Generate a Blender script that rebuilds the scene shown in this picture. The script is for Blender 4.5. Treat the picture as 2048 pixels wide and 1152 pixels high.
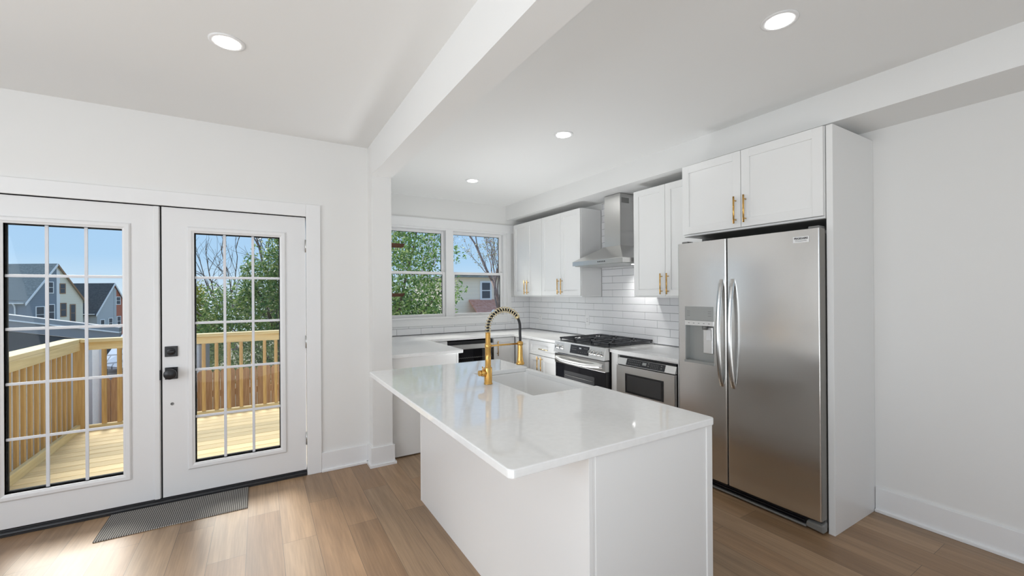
import bpy, bmesh, math, random
import numpy as np
from mathutils import Vector, Matrix

# ------------------------------------------------------------------ clear, camera, world, lights
for _o in list(bpy.data.objects): bpy.data.objects.remove(_o, do_unlink=True)
SC = bpy.context.scene
COL = SC.collection
SC.view_settings.view_transform = 'Standard'
SC.view_settings.look = 'None'
SC.view_settings.gamma = 1
SC.view_settings.use_curve_mapping = False
SC.view_settings.exposure = 0.0
SC.render.engine = 'CYCLES'
SC.cycles.use_denoising = True
SC.cycles.max_bounces = 12
SC.cycles.diffuse_bounces = 6
SC.cycles.glossy_bounces = 5
SC.cycles.transparent_max_bounces = 16
SC.cycles.caustics_reflective = False
SC.cycles.caustics_refractive = False
SC.cycles.sample_clamp_indirect = 6.0

CAM_H = 1.45
YAW, PITCH, ROLL, FPX, PCY = 0.540097614, 0.00100896597, -0.00672454816, 843.372253, 584.868616
fwd = Vector((math.sin(YAW)*math.cos(PITCH), math.cos(YAW)*math.cos(PITCH), math.sin(PITCH)))
r0 = Vector((math.cos(YAW), -math.sin(YAW), 0)); u0 = r0.cross(fwd)
rgt = r0*math.cos(ROLL) + u0*math.sin(ROLL); upv = -r0*math.sin(ROLL) + u0*math.cos(ROLL)
cd = bpy.data.cameras.new('camera'); cam = bpy.data.objects.new('camera', cd); COL.objects.link(cam)
cam.matrix_world = Matrix(((rgt.x, upv.x, -fwd.x, 0), (rgt.y, upv.y, -fwd.y, 0), (rgt.z, upv.z, -fwd.z, CAM_H), (0, 0, 0, 1)))
cd.sensor_width = 36; cd.lens = FPX/2048*36; cd.shift_y = (PCY-576)/2048; cd.clip_start = 0.05; cd.clip_end = 500
SC.camera = cam

W = bpy.data.worlds.new('world'); SC.world = W; W.use_nodes = True
nt = W.node_tree; nt.nodes.clear()
_tc = nt.nodes.new('ShaderNodeTexCoord'); _sx = nt.nodes.new('ShaderNodeSeparateXYZ'); _cr = nt.nodes.new('ShaderNodeValToRGB')
_bg = nt.nodes.new('ShaderNodeBackground'); _wo = nt.nodes.new('ShaderNodeOutputWorld')
nt.links.new(_tc.outputs['Generated'], _sx.inputs[0]); nt.links.new(_sx.outputs[2], _cr.inputs[0])
nt.links.new(_cr.outputs[0], _bg.inputs[0]); nt.links.new(_bg.outputs[0], _wo.inputs[0])
_e = _cr.color_ramp.elements
_e[0].position = 0.0; _e[0].color = (.66, .80, .93, 1)
_e[1].position = 1.0; _e[1].color = (.30, .50, .86, 1)
_n = _e.new(0.07); _n.color = (.44, .66, .91, 1)
_n = _e.new(0.3); _n.color = (.36, .58, .92, 1)
_bg.inputs[1].default_value = 1.04

def light(name, kind, loc, power, color=(1, 1, 1), size=None, size_y=None, direction=None, spot=None, **kw):
    ld = bpy.data.lights.new(name, kind); ld.energy = power; ld.color = color
    if kind == 'AREA':
        if size_y: ld.shape = 'RECTANGLE'; ld.size = size; ld.size_y = size_y
        else: ld.shape = 'DISK'; ld.size = size
    if kind == 'SPOT': ld.spot_size = spot; ld.spot_blend = .8; ld.shadow_soft_size = size or .03
    if kind == 'SUN': ld.angle = size
    o = bpy.data.objects.new(name, ld); COL.objects.link(o); o.location = loc
    if direction: o.rotation_euler = Vector(direction).to_track_quat('-Z', 'Y').to_euler()
    return o
light('sun', 'SUN', (-6, 22, 14), 5.2, (1, .95, .88), math.radians(26), direction=(.22, -.72, -.62))
# added area fills standing in for daylight, set in made-up unseen wall openings
light('rear_fill_light', 'AREA', (.2, -3.45, 1.45), 2, (.94, .97, 1), 4.2, 1.9, direction=(0, 1, .25))
light('side_fill_light', 'AREA', (-2.95, .6, 1.45), 66, (.94, .97, 1), 3.2, 1.7, direction=(1, .1, .2))
# added unseen uplights brightening the ceilings, behind the camera and behind the island
light('bounce_light', 'AREA', (-.4, -1.4, .4), 65, (.93, .97, 1), 2.6, direction=(.0, .20, 1))
light('kitchen_bounce_light', 'AREA', (2.25, 3.45, .25), 16, (.93, .97, 1), 1.0, direction=(0, .05, 1)).data.spread = math.radians(132)

# ------------------------------------------------------------------ materials
def node_mat(name, color=(.8, .8, .8), rough=.5, metal=0.0, spec=.5, coat=0.0, aniso=0.0):
    m = bpy.data.materials.new(name); m.use_nodes = True
    b = m.node_tree.nodes['Principled BSDF']
    b.inputs['Base Color'].default_value = (*color, 1); b.inputs['Roughness'].default_value = rough
    b.inputs['Metallic'].default_value = metal; b.inputs['Specular IOR Level'].default_value = spec
    b.inputs['Coat Weight'].default_value = coat
    if aniso: b.inputs['Anisotropic'].default_value = aniso
    return m
def N(m, t): return m.node_tree.nodes.new(t)
def L(m, a, b): m.node_tree.links.new(a, b)
def noise_bump(m, scale=(1, 1, 1), nscale=50, strength=.1, dist=.002, detail=4):
    tc = N(m, 'ShaderNodeTexCoord'); mp = N(m, 'ShaderNodeMapping'); nz = N(m, 'ShaderNodeTexNoise'); bp = N(m, 'ShaderNodeBump')
    mp.inputs['Scale'].default_value = scale; nz.inputs['Scale'].default_value = nscale; nz.inputs['Detail'].default_value = detail
    bp.inputs['Strength'].default_value = strength; bp.inputs['Distance'].default_value = dist
    L(m, tc.outputs['Object'], mp.inputs[0]); L(m, mp.outputs[0], nz.inputs[0]); L(m, nz.outputs[0], bp.inputs['Height'])
    L(m, bp.outputs[0], m.node_tree.nodes['Principled BSDF'].inputs['Normal'])
    return nz
def vary(m, c1, c2, scale=(1, 1, 1), nscale=5, detail=4, lo=.3, hi=.7, island=False):
    rp = N(m, 'ShaderNodeValToRGB')
    if island:
        g = N(m, 'ShaderNodeNewGeometry'); L(m, g.outputs['Random Per Island'], rp.inputs[0])
    else:
        tc = N(m, 'ShaderNodeTexCoord'); mp = N(m, 'ShaderNodeMapping'); nz = N(m, 'ShaderNodeTexNoise')
        mp.inputs['Scale'].default_value = scale; nz.inputs['Scale'].default_value = nscale; nz.inputs['Detail'].default_value = detail
        L(m, tc.outputs['Object'], mp.inputs[0]); L(m, mp.outputs[0], nz.inputs[0]); L(m, nz.outputs[0], rp.inputs[0])
    rp.color_ramp.elements[0].position = lo; rp.color_ramp.elements[1].position = hi
    rp.color_ramp.elements[0].color = (*c1, 1); rp.color_ramp.elements[1].color = (*c2, 1)
    L(m, rp.outputs[0], m.node_tree.nodes['Principled BSDF'].inputs['Base Color'])
    return rp

M = {}
M['wall'] = node_mat('wall_paint', (.80, .795, .78), .6, spec=.3); noise_bump(M['wall'], nscale=180, strength=.04)
M['ceiling'] = node_mat('ceiling_paint', (.82, .82, .81), .8, spec=.2); noise_bump(M['ceiling'], nscale=140, strength=.04)
M['trim'] = node_mat('trim_paint', (.83, .83, .83), .35)
M['cabinet'] = node_mat('cabinet_lacquer', (.84, .84, .83), .3)
M['door'] = node_mat('door_paint', (.80, .80, .80), .32)
M['grille'] = node_mat('grille_bar_white', (.72, .73, .76), .4)
M['quartz'] = node_mat('white_quartz', (.86, .86, .85), .06); vary(M['quartz'], (.84, .84, .83), (.88, .88, .87), nscale=40)
M['sink'] = node_mat('white_fireclay', (.80, .80, .79), .15)
M['tile'] = node_mat('glazed_white_tile', (.84, .84, .85), .13); noise_bump(M['tile'], nscale=9, strength=.06, dist=.004, detail=1)
M['grout'] = node_mat('grey_grout', (.16, .16, .17), .9)
M['gap'] = node_mat('dark_gap', (.02, .02, .02), .8)
M['black'] = node_mat('matte_black', (.012, .012, .014), .35)
M['rubber'] = node_mat('black_threshold', (.018, .018, .02), .45)
M['blackglass'] = node_mat('black_glass', (.01, .01, .012), .05)
M['ovenwin'] = node_mat('oven_window_glass', (.05, .05, .052), .06)
M['panelblack'] = node_mat('touch_panel_black', (.028, .029, .033), .25)
M['iron'] = node_mat('cast_iron', (.03, .032, .038), .4); noise_bump(M['iron'], nscale=300, strength=.3)
M['steel'] = node_mat('brushed_stainless', (.68, .675, .66), .28, 1.0, aniso=.4)
_nz = noise_bump(M['steel'], (1, 2, 260), 2.0, .05, .001, 3)
M['fridge'] = node_mat('fridge_stainless', (.76, .75, .735), .20, 1.0, aniso=.5)
noise_bump(M['fridge'], (1, 1.2, 1.2), 2.2, .16, .012, 1)
M['edge'] = node_mat('door_edge_grey', (.24, .23, .21), .5, .2)
M['steelbright'] = node_mat('bright_stainless', (.86, .855, .84), .36, .75)
M['chrome'] = node_mat('polished_handle_steel', (.60, .60, .59), .24, 1.0)
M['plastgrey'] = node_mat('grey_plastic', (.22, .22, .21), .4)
M['dispgrey'] = node_mat('dispenser_grey', (.42, .43, .42), .3, .6)
M['gold'] = node_mat('brushed_gold', (.72, .43, .13), .26, 1.0)
M['goldpale'] = node_mat('pale_gold', (.80, .68, .42), .2, 1.0)
M['hose'] = node_mat('black_hose', (.02, .02, .022), .5)
M['glow'] = node_mat('marking_white', (.7, .72, .74), .5)
M['led'] = node_mat('blue_led', (.05, .2, .9), .4)
_b = M['led'].node_tree.nodes['Principled BSDF']; _b.inputs['Emission Color'].default_value = (.1, .35, 1, 1); _b.inputs['Emission Strength'].default_value = 1.6
M['lamp'] = node_mat('downlight_lens', (1, 1, 1), .5)
_b = M['lamp'].node_tree.nodes['Principled BSDF']; _b.inputs['Emission Color'].default_value = (1, .99, .96, 1); _b.inputs['Emission Strength'].default_value = 9
M['plate'] = node_mat('outlet_white', (.82, .82, .82), .3)
M['brass'] = node_mat('hinge_nickel', (.55, .55, .53), .35, 1.0)

def glass_mat():
    m = bpy.data.materials.new('window_glass'); m.use_nodes = True; t = m.node_tree; t.nodes.clear()
    o = t.nodes.new('ShaderNodeOutputMaterial'); mx = t.nodes.new('ShaderNodeMixShader'); tr = t.nodes.new('ShaderNodeBsdfTransparent')
    gl = t.nodes.new('ShaderNodeBsdfGlossy'); fr = t.nodes.new('ShaderNodeFresnel'); fr.inputs[0].default_value = 1.18
    tr.inputs[0].default_value = (.97, .985, .98, 1); gl.inputs['Roughness'].default_value = .0; gl.inputs[0].default_value = (.8, .8, .8, 1)
    t.links.new(fr.outputs[0], mx.inputs[0]); t.links.new(tr.outputs[0], mx.inputs[1]); t.links.new(gl.outputs[0], mx.inputs[2]); t.links.new(mx.outputs[0], o.inputs[0])
    return m
M['glass'] = glass_mat()

def floor_mat():
    m = node_mat('oak_plank_floor', (.3, .2, .13), .40, spec=.55)
    b = m.node_tree.nodes['Principled BSDF']
    tc = N(m, 'ShaderNodeTexCoord'); mp = N(m, 'ShaderNodeMapping'); br = N(m, 'ShaderNodeTexBrick')
    mp.inputs['Rotation'].default_value = (0, 0, math.pi/2); mp.inputs['Location'].default_value = (.35, .07, 0)
    br.offset = .37; br.offset_frequency = 2
    br.inputs['Scale'].default_value = 1; br.inputs['Brick Width'].default_value = 1.22; br.inputs['Row Height'].default_value = .18
    br.inputs['Mortar Size'].default_value = .0012; br.inputs['Mortar Smooth'].default_value = .3; br.inputs['Bias'].default_value = 0
    br.inputs['Color1'].default_value = (0, 0, 0, 1); br.inputs['Color2'].default_value = (1, 1, 1, 1); br.inputs['Mortar'].default_value = (.5, .5, .5, 1)
    L(m, tc.outputs['Object'], mp.inputs[0]); L(m, mp.outputs[0], br.inputs[0])
    tone = N(m, 'ShaderNodeValToRGB'); cr = tone.color_ramp
    cr.elements[0].position = 0; cr.elements[0].color = (.25, .152, .082, 1); cr.elements[1].position = 1; cr.elements[1].color = (.39, .25, .143, 1)
    for p, c in ((.3, (.35, .217, .12, 1)), (.55, (.28, .183, .107, 1)), (.8, (.335, .226, .136, 1))): cr.elements.new(p).color = c
    L(m, br.outputs['Color'], tone.inputs[0])
    # long grain
    mp2 = N(m, 'ShaderNodeMapping'); mp2.inputs['Scale'].default_value = (9, .55, 1)
    add = N(m, 'ShaderNodeVectorMath'); add.operation = 'ADD'
    sc = N(m, 'ShaderNodeVectorMath'); sc.operation = 'SCALE'; sc.inputs['Scale'].default_value = 7.0
    L(m, br.outputs['Color'], sc.inputs[0]); L(m, tc.outputs['Object'], mp2.inputs[0]); L(m, mp2.outputs[0], add.inputs[0]); L(m, sc.outputs[0], add.inputs[1])
    nz = N(m, 'ShaderNodeTexNoise'); nz.inputs['Scale'].default_value = 1.6; nz.inputs['Detail'].default_value = 6; nz.inputs['Roughness'].default_value = .6; nz.inputs['Distortion'].default_value = .6
    L(m, add.outputs[0], nz.inputs[0])
    rp = N(m, 'ShaderNodeValToRGB'); rp.color_ramp.elements[0].position = .3; rp.color_ramp.elements[0].color = (.76, .74, .72, 1)
    rp.color_ramp.elements[1].position = .68; rp.color_ramp.elements[1].color = (1.12, 1.12, 1.12, 1)
    L(m, nz.outputs[0], rp.inputs[0])
    nz2 = N(m, 'ShaderNodeTexNoise'); nz2.inputs['Scale'].default_value = 5; nz2.inputs['Detail'].default_value = 8
    mp3 = N(m, 'ShaderNodeMapping'); mp3.inputs['Scale'].default_value = (22, .8, 1); L(m, tc.outputs['Object'], mp3.inputs[0]); L(m, mp3.outputs[0], nz2.inputs[0])
    rp2 = N(m, 'ShaderNodeValToRGB'); rp2.color_ramp.elements[0].position = .35; rp2.color_ramp.elements[0].color = (.88, .88, .88, 1); rp2.color_ramp.elements[1].position = .6; rp2.color_ramp.elements[1].color = (1.06, 1.06, 1.06, 1)
    L(m, nz2.outputs[0], rp2.inputs[0])
    m1 = N(m, 'ShaderNodeMixRGB'); m1.blend_type = 'MULTIPLY'; m1.inputs[0].default_value = 1
    m2 = N(m, 'ShaderNodeMixRGB'); m2.blend_type = 'MULTIPLY'; m2.inputs[0].default_value = 1
    L(m, tone.outputs[0], m1.inputs[1]); L(m, rp.outputs[0], m1.inputs[2]); L(m, m1.outputs[0], m2.inputs[1]); L(m, rp2.outputs[0], m2.inputs[2])
    m3 = N(m, 'ShaderNodeMixRGB'); m3.inputs[2].default_value = (.10, .07, .045, 1)
    L(m, br.outputs['Fac'], m3.inputs[0]); L(m, m2.outputs[0], m3.inputs[1]); L(m, m3.outputs[0], b.inputs['Base Color'])
    bp = N(m, 'ShaderNodeBump'); bp.inputs['Strength'].default_value = .12; bp.inputs['Distance'].default_value = .001
    L(m, nz2.outputs[0], bp.inputs['Height']); L(m, bp.outputs[0], b.inputs['Normal'])
    return m
M['floor'] = floor_mat()

def wood(name, c1, c2, axis_scale, rough=.7):
    m = node_mat(name, c1, rough, spec=.2); vary(m, c1, c2, axis_scale, 3, 6, .3, .7)
    # an extra tone per board
    b = m.node_tree.nodes['Principled BSDF']; src = b.inputs['Base Color'].links[0].from_socket
    g = N(m, 'ShaderNodeNewGeometry'); mr = N(m, 'ShaderNodeMapRange'); mr.inputs['To Min'].default_value = .82; mr.inputs['To Max'].default_value = 1.12
    mx = N(m, 'ShaderNodeMixRGB'); mx.blend_type = 'MULTIPLY'; mx.inputs[0].default_value = 1
    L(m, g.outputs['Random Per Island'], mr.inputs[0]); L(m, src, mx.inputs[1]); L(m, mr.outputs[0], mx.inputs[2]); L(m, mx.outputs[0], b.inputs['Base Color'])
    return m
M['pine_z'] = wood('treated_pine_upright', (.42, .26, .10), (.62, .42, .19), (14, 14, 1))
M['pine_y'] = wood('treated_pine_rail', (.62, .50, .27), (.74, .62, .36), (14, 1, 14))
M['pine_x'] = wood('treated_pine_crossrail', (.60, .46, .24), (.74, .60, .34), (1, 14, 14))
M['deck'] = wood('treated_deck_board', (.74, .55, .29), (.90, .72, .42), (1, 16, 1))
M['cedar'] = wood('cedar_picket', (.52, .25, .11), (.76, .44, .22), (16, 16, 1.2))
M['brownwood'] = wood('dark_brown_board', (.07, .03, .018), (.12, .055, .03), (1, 12, 12))

# ------------------------------------------------------------------ builders
ORI = {}
class MB:
    def __init__(s): s.bm = bmesh.new()
    def face(s, pts):
        try: return s.bm.faces.new([s.bm.verts.new(p) for p in pts])
        except ValueError: return None
    def box(s, a, b):
        x0, x1 = sorted((a[0], b[0])); y0, y1 = sorted((a[1], b[1])); z0, z1 = sorted((a[2], b[2]))
        v = [s.bm.verts.new(p) for p in ((x0, y0, z0), (x1, y0, z0), (x1, y1, z0), (x0, y1, z0), (x0, y0, z1), (x1, y0, z1), (x1, y1, z1), (x0, y1, z1))]
        for f in ((0, 3, 2, 1), (4, 5, 6, 7), (0, 1, 5, 4), (1, 2, 6, 5), (2, 3, 7, 6), (3, 0, 4, 7)): s.bm.faces.new([v[i] for i in f])
        return s
    def hexa(s, bot, top):
        v = [s.bm.verts.new(p) for p in list(bot)+list(top)]
        for f in ((3, 2, 1, 0), (4, 5, 6, 7), (0, 1, 5, 4), (1, 2, 6, 5), (2, 3, 7, 6), (3, 0, 4, 7)): s.bm.faces.new([v[i] for i in f])
        return s
    def loft(s, loops, cap0=True, cap1=True, smooth=False, closed=True):
        R = [[s.bm.verts.new(p) for p in lp] for lp in loops]
        n = len(R[0])
        for a, b in zip(R, R[1:]):
            for i in range(n if closed else n-1):
                j = (i+1) % n
                f = s.bm.faces.new((a[i], a[j], b[j], b[i])); f.smooth = smooth
        if cap0: s.bm.faces.new(list(reversed(R[0])))
        if cap1: s.bm.faces.new(R[-1])
        return s
    def prism(s, poly, z0, z1):
        return s.loft([[(x, y, z0) for x, y in poly], [(x, y, z1) for x, y in poly]])
    def tube(s, path, r, seg=12, smooth=True, flat=None, caps=True):
        P = [Vector(p) for p in path]; n = len(P)
        rs = r if isinstance(r, (list, tuple)) else [r]*n
        t0 = (P[1]-P[0]).normalized(); ref = Vector((0, 0, 1)) if abs(t0.z) < .9 else Vector((0, 1, 0))
        nrm = t0.cross(ref).normalized(); loops = []
        for i in range(n):
            t = (P[min(i+1, n-1)]-P[max(i-1, 0)]).normalized()
            nrm = (nrm - t*nrm.dot(t)).normalized(); bi = t.cross(nrm)
            loops.append([tuple(P[i]+(nrm*math.cos(a)*rs[i]*(flat[0] if flat else 1)+bi*math.sin(a)*rs[i]*(flat[1] if flat else 1))) for a in [2*math.pi*k/seg for k in range(seg)]])
        return s.loft(loops, caps, caps, smooth)
    def cyl(s, p0, p1, r, seg=20, r1=None):
        return s.tube([p0, p1], [r, r if r1 is None else r1], seg)
    def lathe(s, c, prof, seg=28, axis='z'):
        loops = []
        for r, h in prof:
            lp = []
            for k in range(seg):
                a = 2*math.pi*k/seg
                if axis == 'z': lp.append((c[0]+r*math.cos(a), c[1]+r*math.sin(a), c[2]+h))
                elif axis == 'x': lp.append((c[0]+h, c[1]+r*math.cos(a), c[2]+r*math.sin(a)))
                else: lp.append((c[0]+r*math.sin(a), c[1]+h, c[2]+r*math.cos(a)))
            loops.append(lp)
        return s.loft(loops, True, True, True)
    def build(s, name, mat, parent=None, bevel=0, origin=None, auto=True):
        bm = s.bm
        bmesh.ops.recalc_face_normals(bm, faces=bm.faces[:])
        if parent is None:
            if origin is None:
                xs = [v.co.x for v in bm.verts]; ys = [v.co.y for v in bm.verts]; zs = [v.co.z for v in bm.verts]
                origin = Vector(((min(xs)+max(xs))/2, (min(ys)+max(ys))/2, min(zs)))
            o0 = Vector(origin)
        else: o0 = ORI[parent.name]
        bmesh.ops.translate(bm, verts=bm.verts[:], vec=-o0)
        me = bpy.data.meshes.new(name); bm.to_mesh(me); bm.free()
        o = bpy.data.objects.new(name, me); COL.objects.link(o)
        for mm in (mat if isinstance(mat, (list, tuple)) else [mat]): me.materials.append(M[mm] if isinstance(mm, str) else mm)
        ORI[o.name] = o0
        if parent is None: o.location = o0
        else: o.parent = parent
        if bevel:
            md = o.modifiers.new('bevel', 'BEVEL'); md.width = bevel; md.segments = 2; md.limit_method = 'ANGLE'; md.angle_limit = math.radians(40)
            md.harden_normals = False
        return o
def B(a, b): return MB().box(a, b)
def thing(name, loc, label, cat, group=None):
    o = bpy.data.objects.new(name, None); COL.objects.link(o); o.location = loc; o.empty_display_size = .1
    ORI[o.name] = Vector(loc); o['label'] = label; o['category'] = cat
    if group: o['group'] = group
    return o
def tag(o, label, cat, group=None, kind=None):
    o['label'] = label; o['category'] = cat
    if group: o['group'] = group
    if kind: o['kind'] = kind
    return o
def struct(o, label=None):
    o['kind'] = 'structure'
    if label: o['label'] = label
    return o
def rrect(x0, x1, y0, y1, r, n=5):
    pts = []
    for cx, cy, a0 in ((x1-r, y1-r, 0), (x0+r, y1-r, 90), (x0+r, y0+r, 180), (x1-r, y0+r, 270)):
        for k in range(n+1):
            a = math.radians(a0+90*k/n); pts.append((cx+r*math.cos(a), cy+r*math.sin(a)))
    return pts
def round_poly(pts, rs, n=5):
    out = []; m = len(pts)
    for i, p in enumerate(pts):
        r = rs[i] if isinstance(rs, (list, tuple)) else rs
        p = Vector(p); a = Vector(pts[i-1])-p; b = Vector(pts[(i+1) % m])-p
        if r <= 0: out.append(tuple(p)); continue
        a.normalize(); b.normalize(); p0 = p+a*r; p1 = p+b*r; c = p+(a+b)*r
        for k in range(n+1):
            t = k/n*math.pi/2
            out.append(tuple(c+(p0-c)*math.cos(t)+(p1-c)*math.sin(t)))
    return out
def copy_tree(o, parent=None):
    c = o.copy(); COL.objects.link(c); c.parent = parent; ORI[c.name] = ORI[o.name]
    for ch in list(o.children): copy_tree(ch, c)
    return c
def text_mesh(body, size, bold=0.0):
    cu = bpy.data.curves.new('lettering', 'FONT'); cu.body = body; cu.size = size; cu.align_x = 'CENTER'; cu.align_y = 'CENTER'; cu.extrude = .0004; cu.offset = bold
    o = bpy.data.objects.new('lettering', cu); COL.objects.link(o)
    dg = bpy.context.evaluated_depsgraph_get(); me = bpy.data.meshes.new_from_object(o.evaluated_get(dg))
    bpy.data.objects.remove(o, do_unlink=True); bpy.data.curves.remove(cu)
    return me

# ------------------------------------------------------------------ room shell
CZ = 2.706; XL, XR = -3.0, 3.48; YF = -3.5; YD = 3.76; YB = 5.3; KX = .975
struct(B((XL-.2, YF-.2, -.12), (XR+.15, YD+.16, 0)).box((.81, YD+.16, -.12), (XR+.15, YB+.15, 0)).build('floor', 'floor', origin=(0, 0, 0)))
struct(B((XL-.2, YF-.2, CZ), (XR+.15, YD+.16, CZ+.2)).box((.81, YD+.16, CZ), (XR+.15, YB+.15, CZ+.2)).build('ceiling', 'ceiling', origin=(0, 0, 0)))
struct(B((XR, YF-.2, 0), (XR+.15, YB+.15, CZ)).build('wall_right', 'wall'))
# left wall, unseen, with a wide opening added for the side fill
struct(B((XL-.15, YF, 0), (XL, YD+.16, .55)).box((XL-.15, YF, 2.35), (XL, YD+.16, CZ)).box((XL-.15, YF, .55), (XL, -1.1, 2.35)).box((XL-.15, 2.3, .55), (XL, YD+.16, 2.35)).build('wall_left', 'wall'))
struct(B((XL, YF-.15, 0), (XR, YF, .5)).box((XL, YF-.15, 2.4), (XR, YF, CZ)).box((XL, YF-.15, .5), (-1.95, YF, 2.4)).box((2.35, YF-.15, .5), (XR, YF, 2.4)).build('wall_front', 'wall'))
# patio door wall
DX0, DX1, DT = -1.50, .325, 2.072
struct(B((XL, YD, 0), (DX0, YD+.16, CZ)).box((DX1, YD, 0), (.81, YD+.16, CZ)).box((DX0, YD, DT), (DX1, YD+.16, CZ)).build('wall_back_left', 'wall'))
# kitchen side wall whose end shows as a column
struct(B((.81, 3.63, 0), (KX, YB+.15, CZ)).build('wall_kitchen_left', 'wall'))
# kitchen window wall
WX0, WX1, WZ0, WZ1 = 1.34, 3.085, 1.10, 2.33
struct(B((KX, YB, 0), (XR, YB+.15, WZ0)).box((KX, YB, WZ1), (XR, YB+.15, CZ)).box((KX, YB, WZ0), (WX0, YB+.15, WZ1)).box((WX1, YB, WZ0), (XR, YB+.15, WZ1)).build('wall_back', 'wall'))
struct(B((.81, -3.5, 2.44), (KX, 3.63, CZ)).build('trim_1', 'ceiling'), 'dropped beam crossing the ceiling to the column')
struct(B((3.08, YF, 2.503), (XR, YB, CZ)).build('trim_2', 'ceiling'), 'boxed soffit above the wall cabinets')
# baseboards
def bb(name, x0, x1, y0, y1, dx, dy):
    mb = MB().box((x0, y0, 0), (x1, y1, .158))
    mb.box((x0 - (.013 if dx else 0), y0-(.013 if dy else 0), 0), (x1, y1, .02))
    return struct(mb.build(name, 'trim', bevel=.003))
bb('baseboard_right', XR-.015, XR, YF, 1.155, 1, 0)
bb('baseboard_back_left', .43, .795, YD-.015, YD, 0, 1)
mb = MB().prism([(.795, 3.615), (.99, 3.615), (.99, 3.69), (KX, 3.69), (KX, 3.63), (.81, 3.63), (.81, YD), (.795, YD)], .02, .16)
mb.prism([(.782, 3.602), (1.003, 3.602), (1.003, 3.69), (KX, 3.69), (KX, 3.63), (.81, 3.63), (.81, YD), (.782, YD)], 0, .02)
struct(mb.build('baseboard_column', 'trim'))
bb('baseboard_left', XL, XL+.015, YF, YD, 0, 0)
# door casing
mb = MB().box((DX1, YD-.018, 0), (.43, YD, 2.172)).box((DX0-.10, YD-.018, 0), (DX0, YD, 2.172)).box((DX0, YD-.018, DT), (DX1, YD, 2.172))
struct(mb.build('trim_3', 'trim', bevel=.003), 'wide flat casing around the french doors')
mb = MB().box((DX1-.0, YD, 0), (DX1+.02, YD+.16, DT)).box((DX0-.02, YD, 0), (DX0, YD+.16, DT)).box((DX0, YD, DT), (DX1, YD+.16, DT+.02))
struct(mb.build('trim_4', 'trim'), 'door jamb lining')
mb = MB().box((DX0, YD-.014, 0), (DX1-.004, YD+.16, .022)).box((DX0, YD+.004, .022), (DX1-.004, YD+.12, .036)).tube([(DX0, YD-.004, .016), (DX1-.004, YD-.004, .016)], .012, 8)
struct(mb.build('trim_5', 'rubber', bevel=.002), 'black rubber door threshold')

# ------------------------------------------------------------------ french doors
def leaf(name, x0, x1, gx0, gx1, label):
    y0 = YD+.006; y1 = y0+.045; z0, z1 = .042, 2.066; gz0, gz1 = .25, 1.895
    d = B((x0, y0, z0), (gx0, y1, z1)).box((gx1, y0, z0), (x1, y1, z1)).box((gx0, y0, z0), (gx1, y1, gz0)).box((gx0, y0, gz1), (gx1, y1, z1)).build(name, 'door')
    struct(d, label)
    def ring(e0, e1, f0, f1):
        mb = MB()
        prof = [(-.042, y0), (-.042, y0-.006), (-.034, y0-.013), (-.016, y0-.013), (-.010, y0-.009), (.0, y0-.005), (.0, y1-.004)]
        loops = []
        for off, y in prof:
            loops.append([(e0+off, y, f0+off), (e1-off, y, f0+off), (e1-off, y, f1-off), (e0+off, y, f1-off)])
        mb.loft(loops, False, False); return mb
    fr = ring(gx0, gx1, gz0, gz1).build('glazing_frame', 'door', d)
    gl = B((gx0, y0+.020, gz0), (gx1, y0+.024, gz1)).build('glass_pane', 'glass', d)
    mb = MB()
    for k in (1, 2):
        x = gx0+(gx1-gx0)*k/3; mb.box((x-.009, y0+.012, gz0), (x+.009, y0+.018, gz1))
    for z in (.575, .912, 1.248, 1.575): mb.box((gx0, y0+.0125, z-.009), (gx1, y0+.0175, z+.009))
    mb.build('grille', 'grille', d, bevel=.003)
    mb = MB()
    mb.box((gx0, y0+.026, gz0), (gx0+.006, y1-.002, gz1)).box((gx1-.006, y0+.026, gz0), (gx1, y1-.002, gz1)).box((gx0, y0+.026, gz0), (gx1, y1-.002, gz0+.010)).box((gx0, y0+.026, gz1-.006), (gx1, y1-.002, gz1))
    mb.build('glazing_gasket', 'gap', d)
    return d
dR = leaf('door_1', -.580, DX1-.006, -.398, .139, 'right leaf of the white french door with the black knob')
dL = leaf('door_2', -1.494, -.590, -1.325, -.785, 'left leaf of the white french door, partly out of frame')
B((-.622, YD-.006, .042), (-.593, YD+.006, 2.066)).build('astragal', 'door', dL, bevel=.003)
struct(B((-.593, YD+.02, .037), (-.578, YD+.05, 2.07)).build('trim_6', 'gap'), 'dark gap between the two door leaves')
# hardware
f = YD+.006
db = B((-.566, f-.011, .964+.056), (-.494, f, 1.092)).build('deadbolt', 'black', dR, bevel=.003)
MB().lathe((-.530, f-.011, 1.055), [(.024, 0), (.024, -.006), (.010, -.008), (.010, -.012)], 24, 'y').box((-.548, f-.030, 1.049), (-.512, f-.012, 1.061)).build('thumb_turn', 'black', db, bevel=.002)
kb = B((-.566, f-.010, .862), (-.494, f, .945)).build('knob_plate', 'black', dR, bevel=.003)
MB().lathe((-.530, f-.010, .905), [(.016, 0), (.014, -.022), (.030, -.030), (.036, -.038), (.036, -.056), (.031, -.062), (.0005, -.063)], 36, 'y').build('door_knob', 'black', kb)
MB().lathe((-.527, f, .688), [(.010, 0), (.010, -.003), (.006, -.004), (.006, -.001), (.001, -.001)], 20, 'y').build('key_hole_plug', 'plastgrey', dR)
MB().box((-.594, f-.012, .862), (-.588, f+.02, .93)).build('latch_strike', 'black', dL)
for z in (1.837, 1.068, .293):
    MB().cyl((DX1-.002, f-.006, z-.05), (DX1-.002, f-.006, z+.05), .007, 12).box((DX1-.006, f-.004, z-.05), (DX1+.001, f+.002, z+.05)).build('hinge', 'brass', dR)

# ------------------------------------------------------------------ kitchen window
win = struct(MB().build('window_1', 'trim', origin=(WX0, YB, WZ0)), 'double-hung kitchen window pair over the counter')
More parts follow.
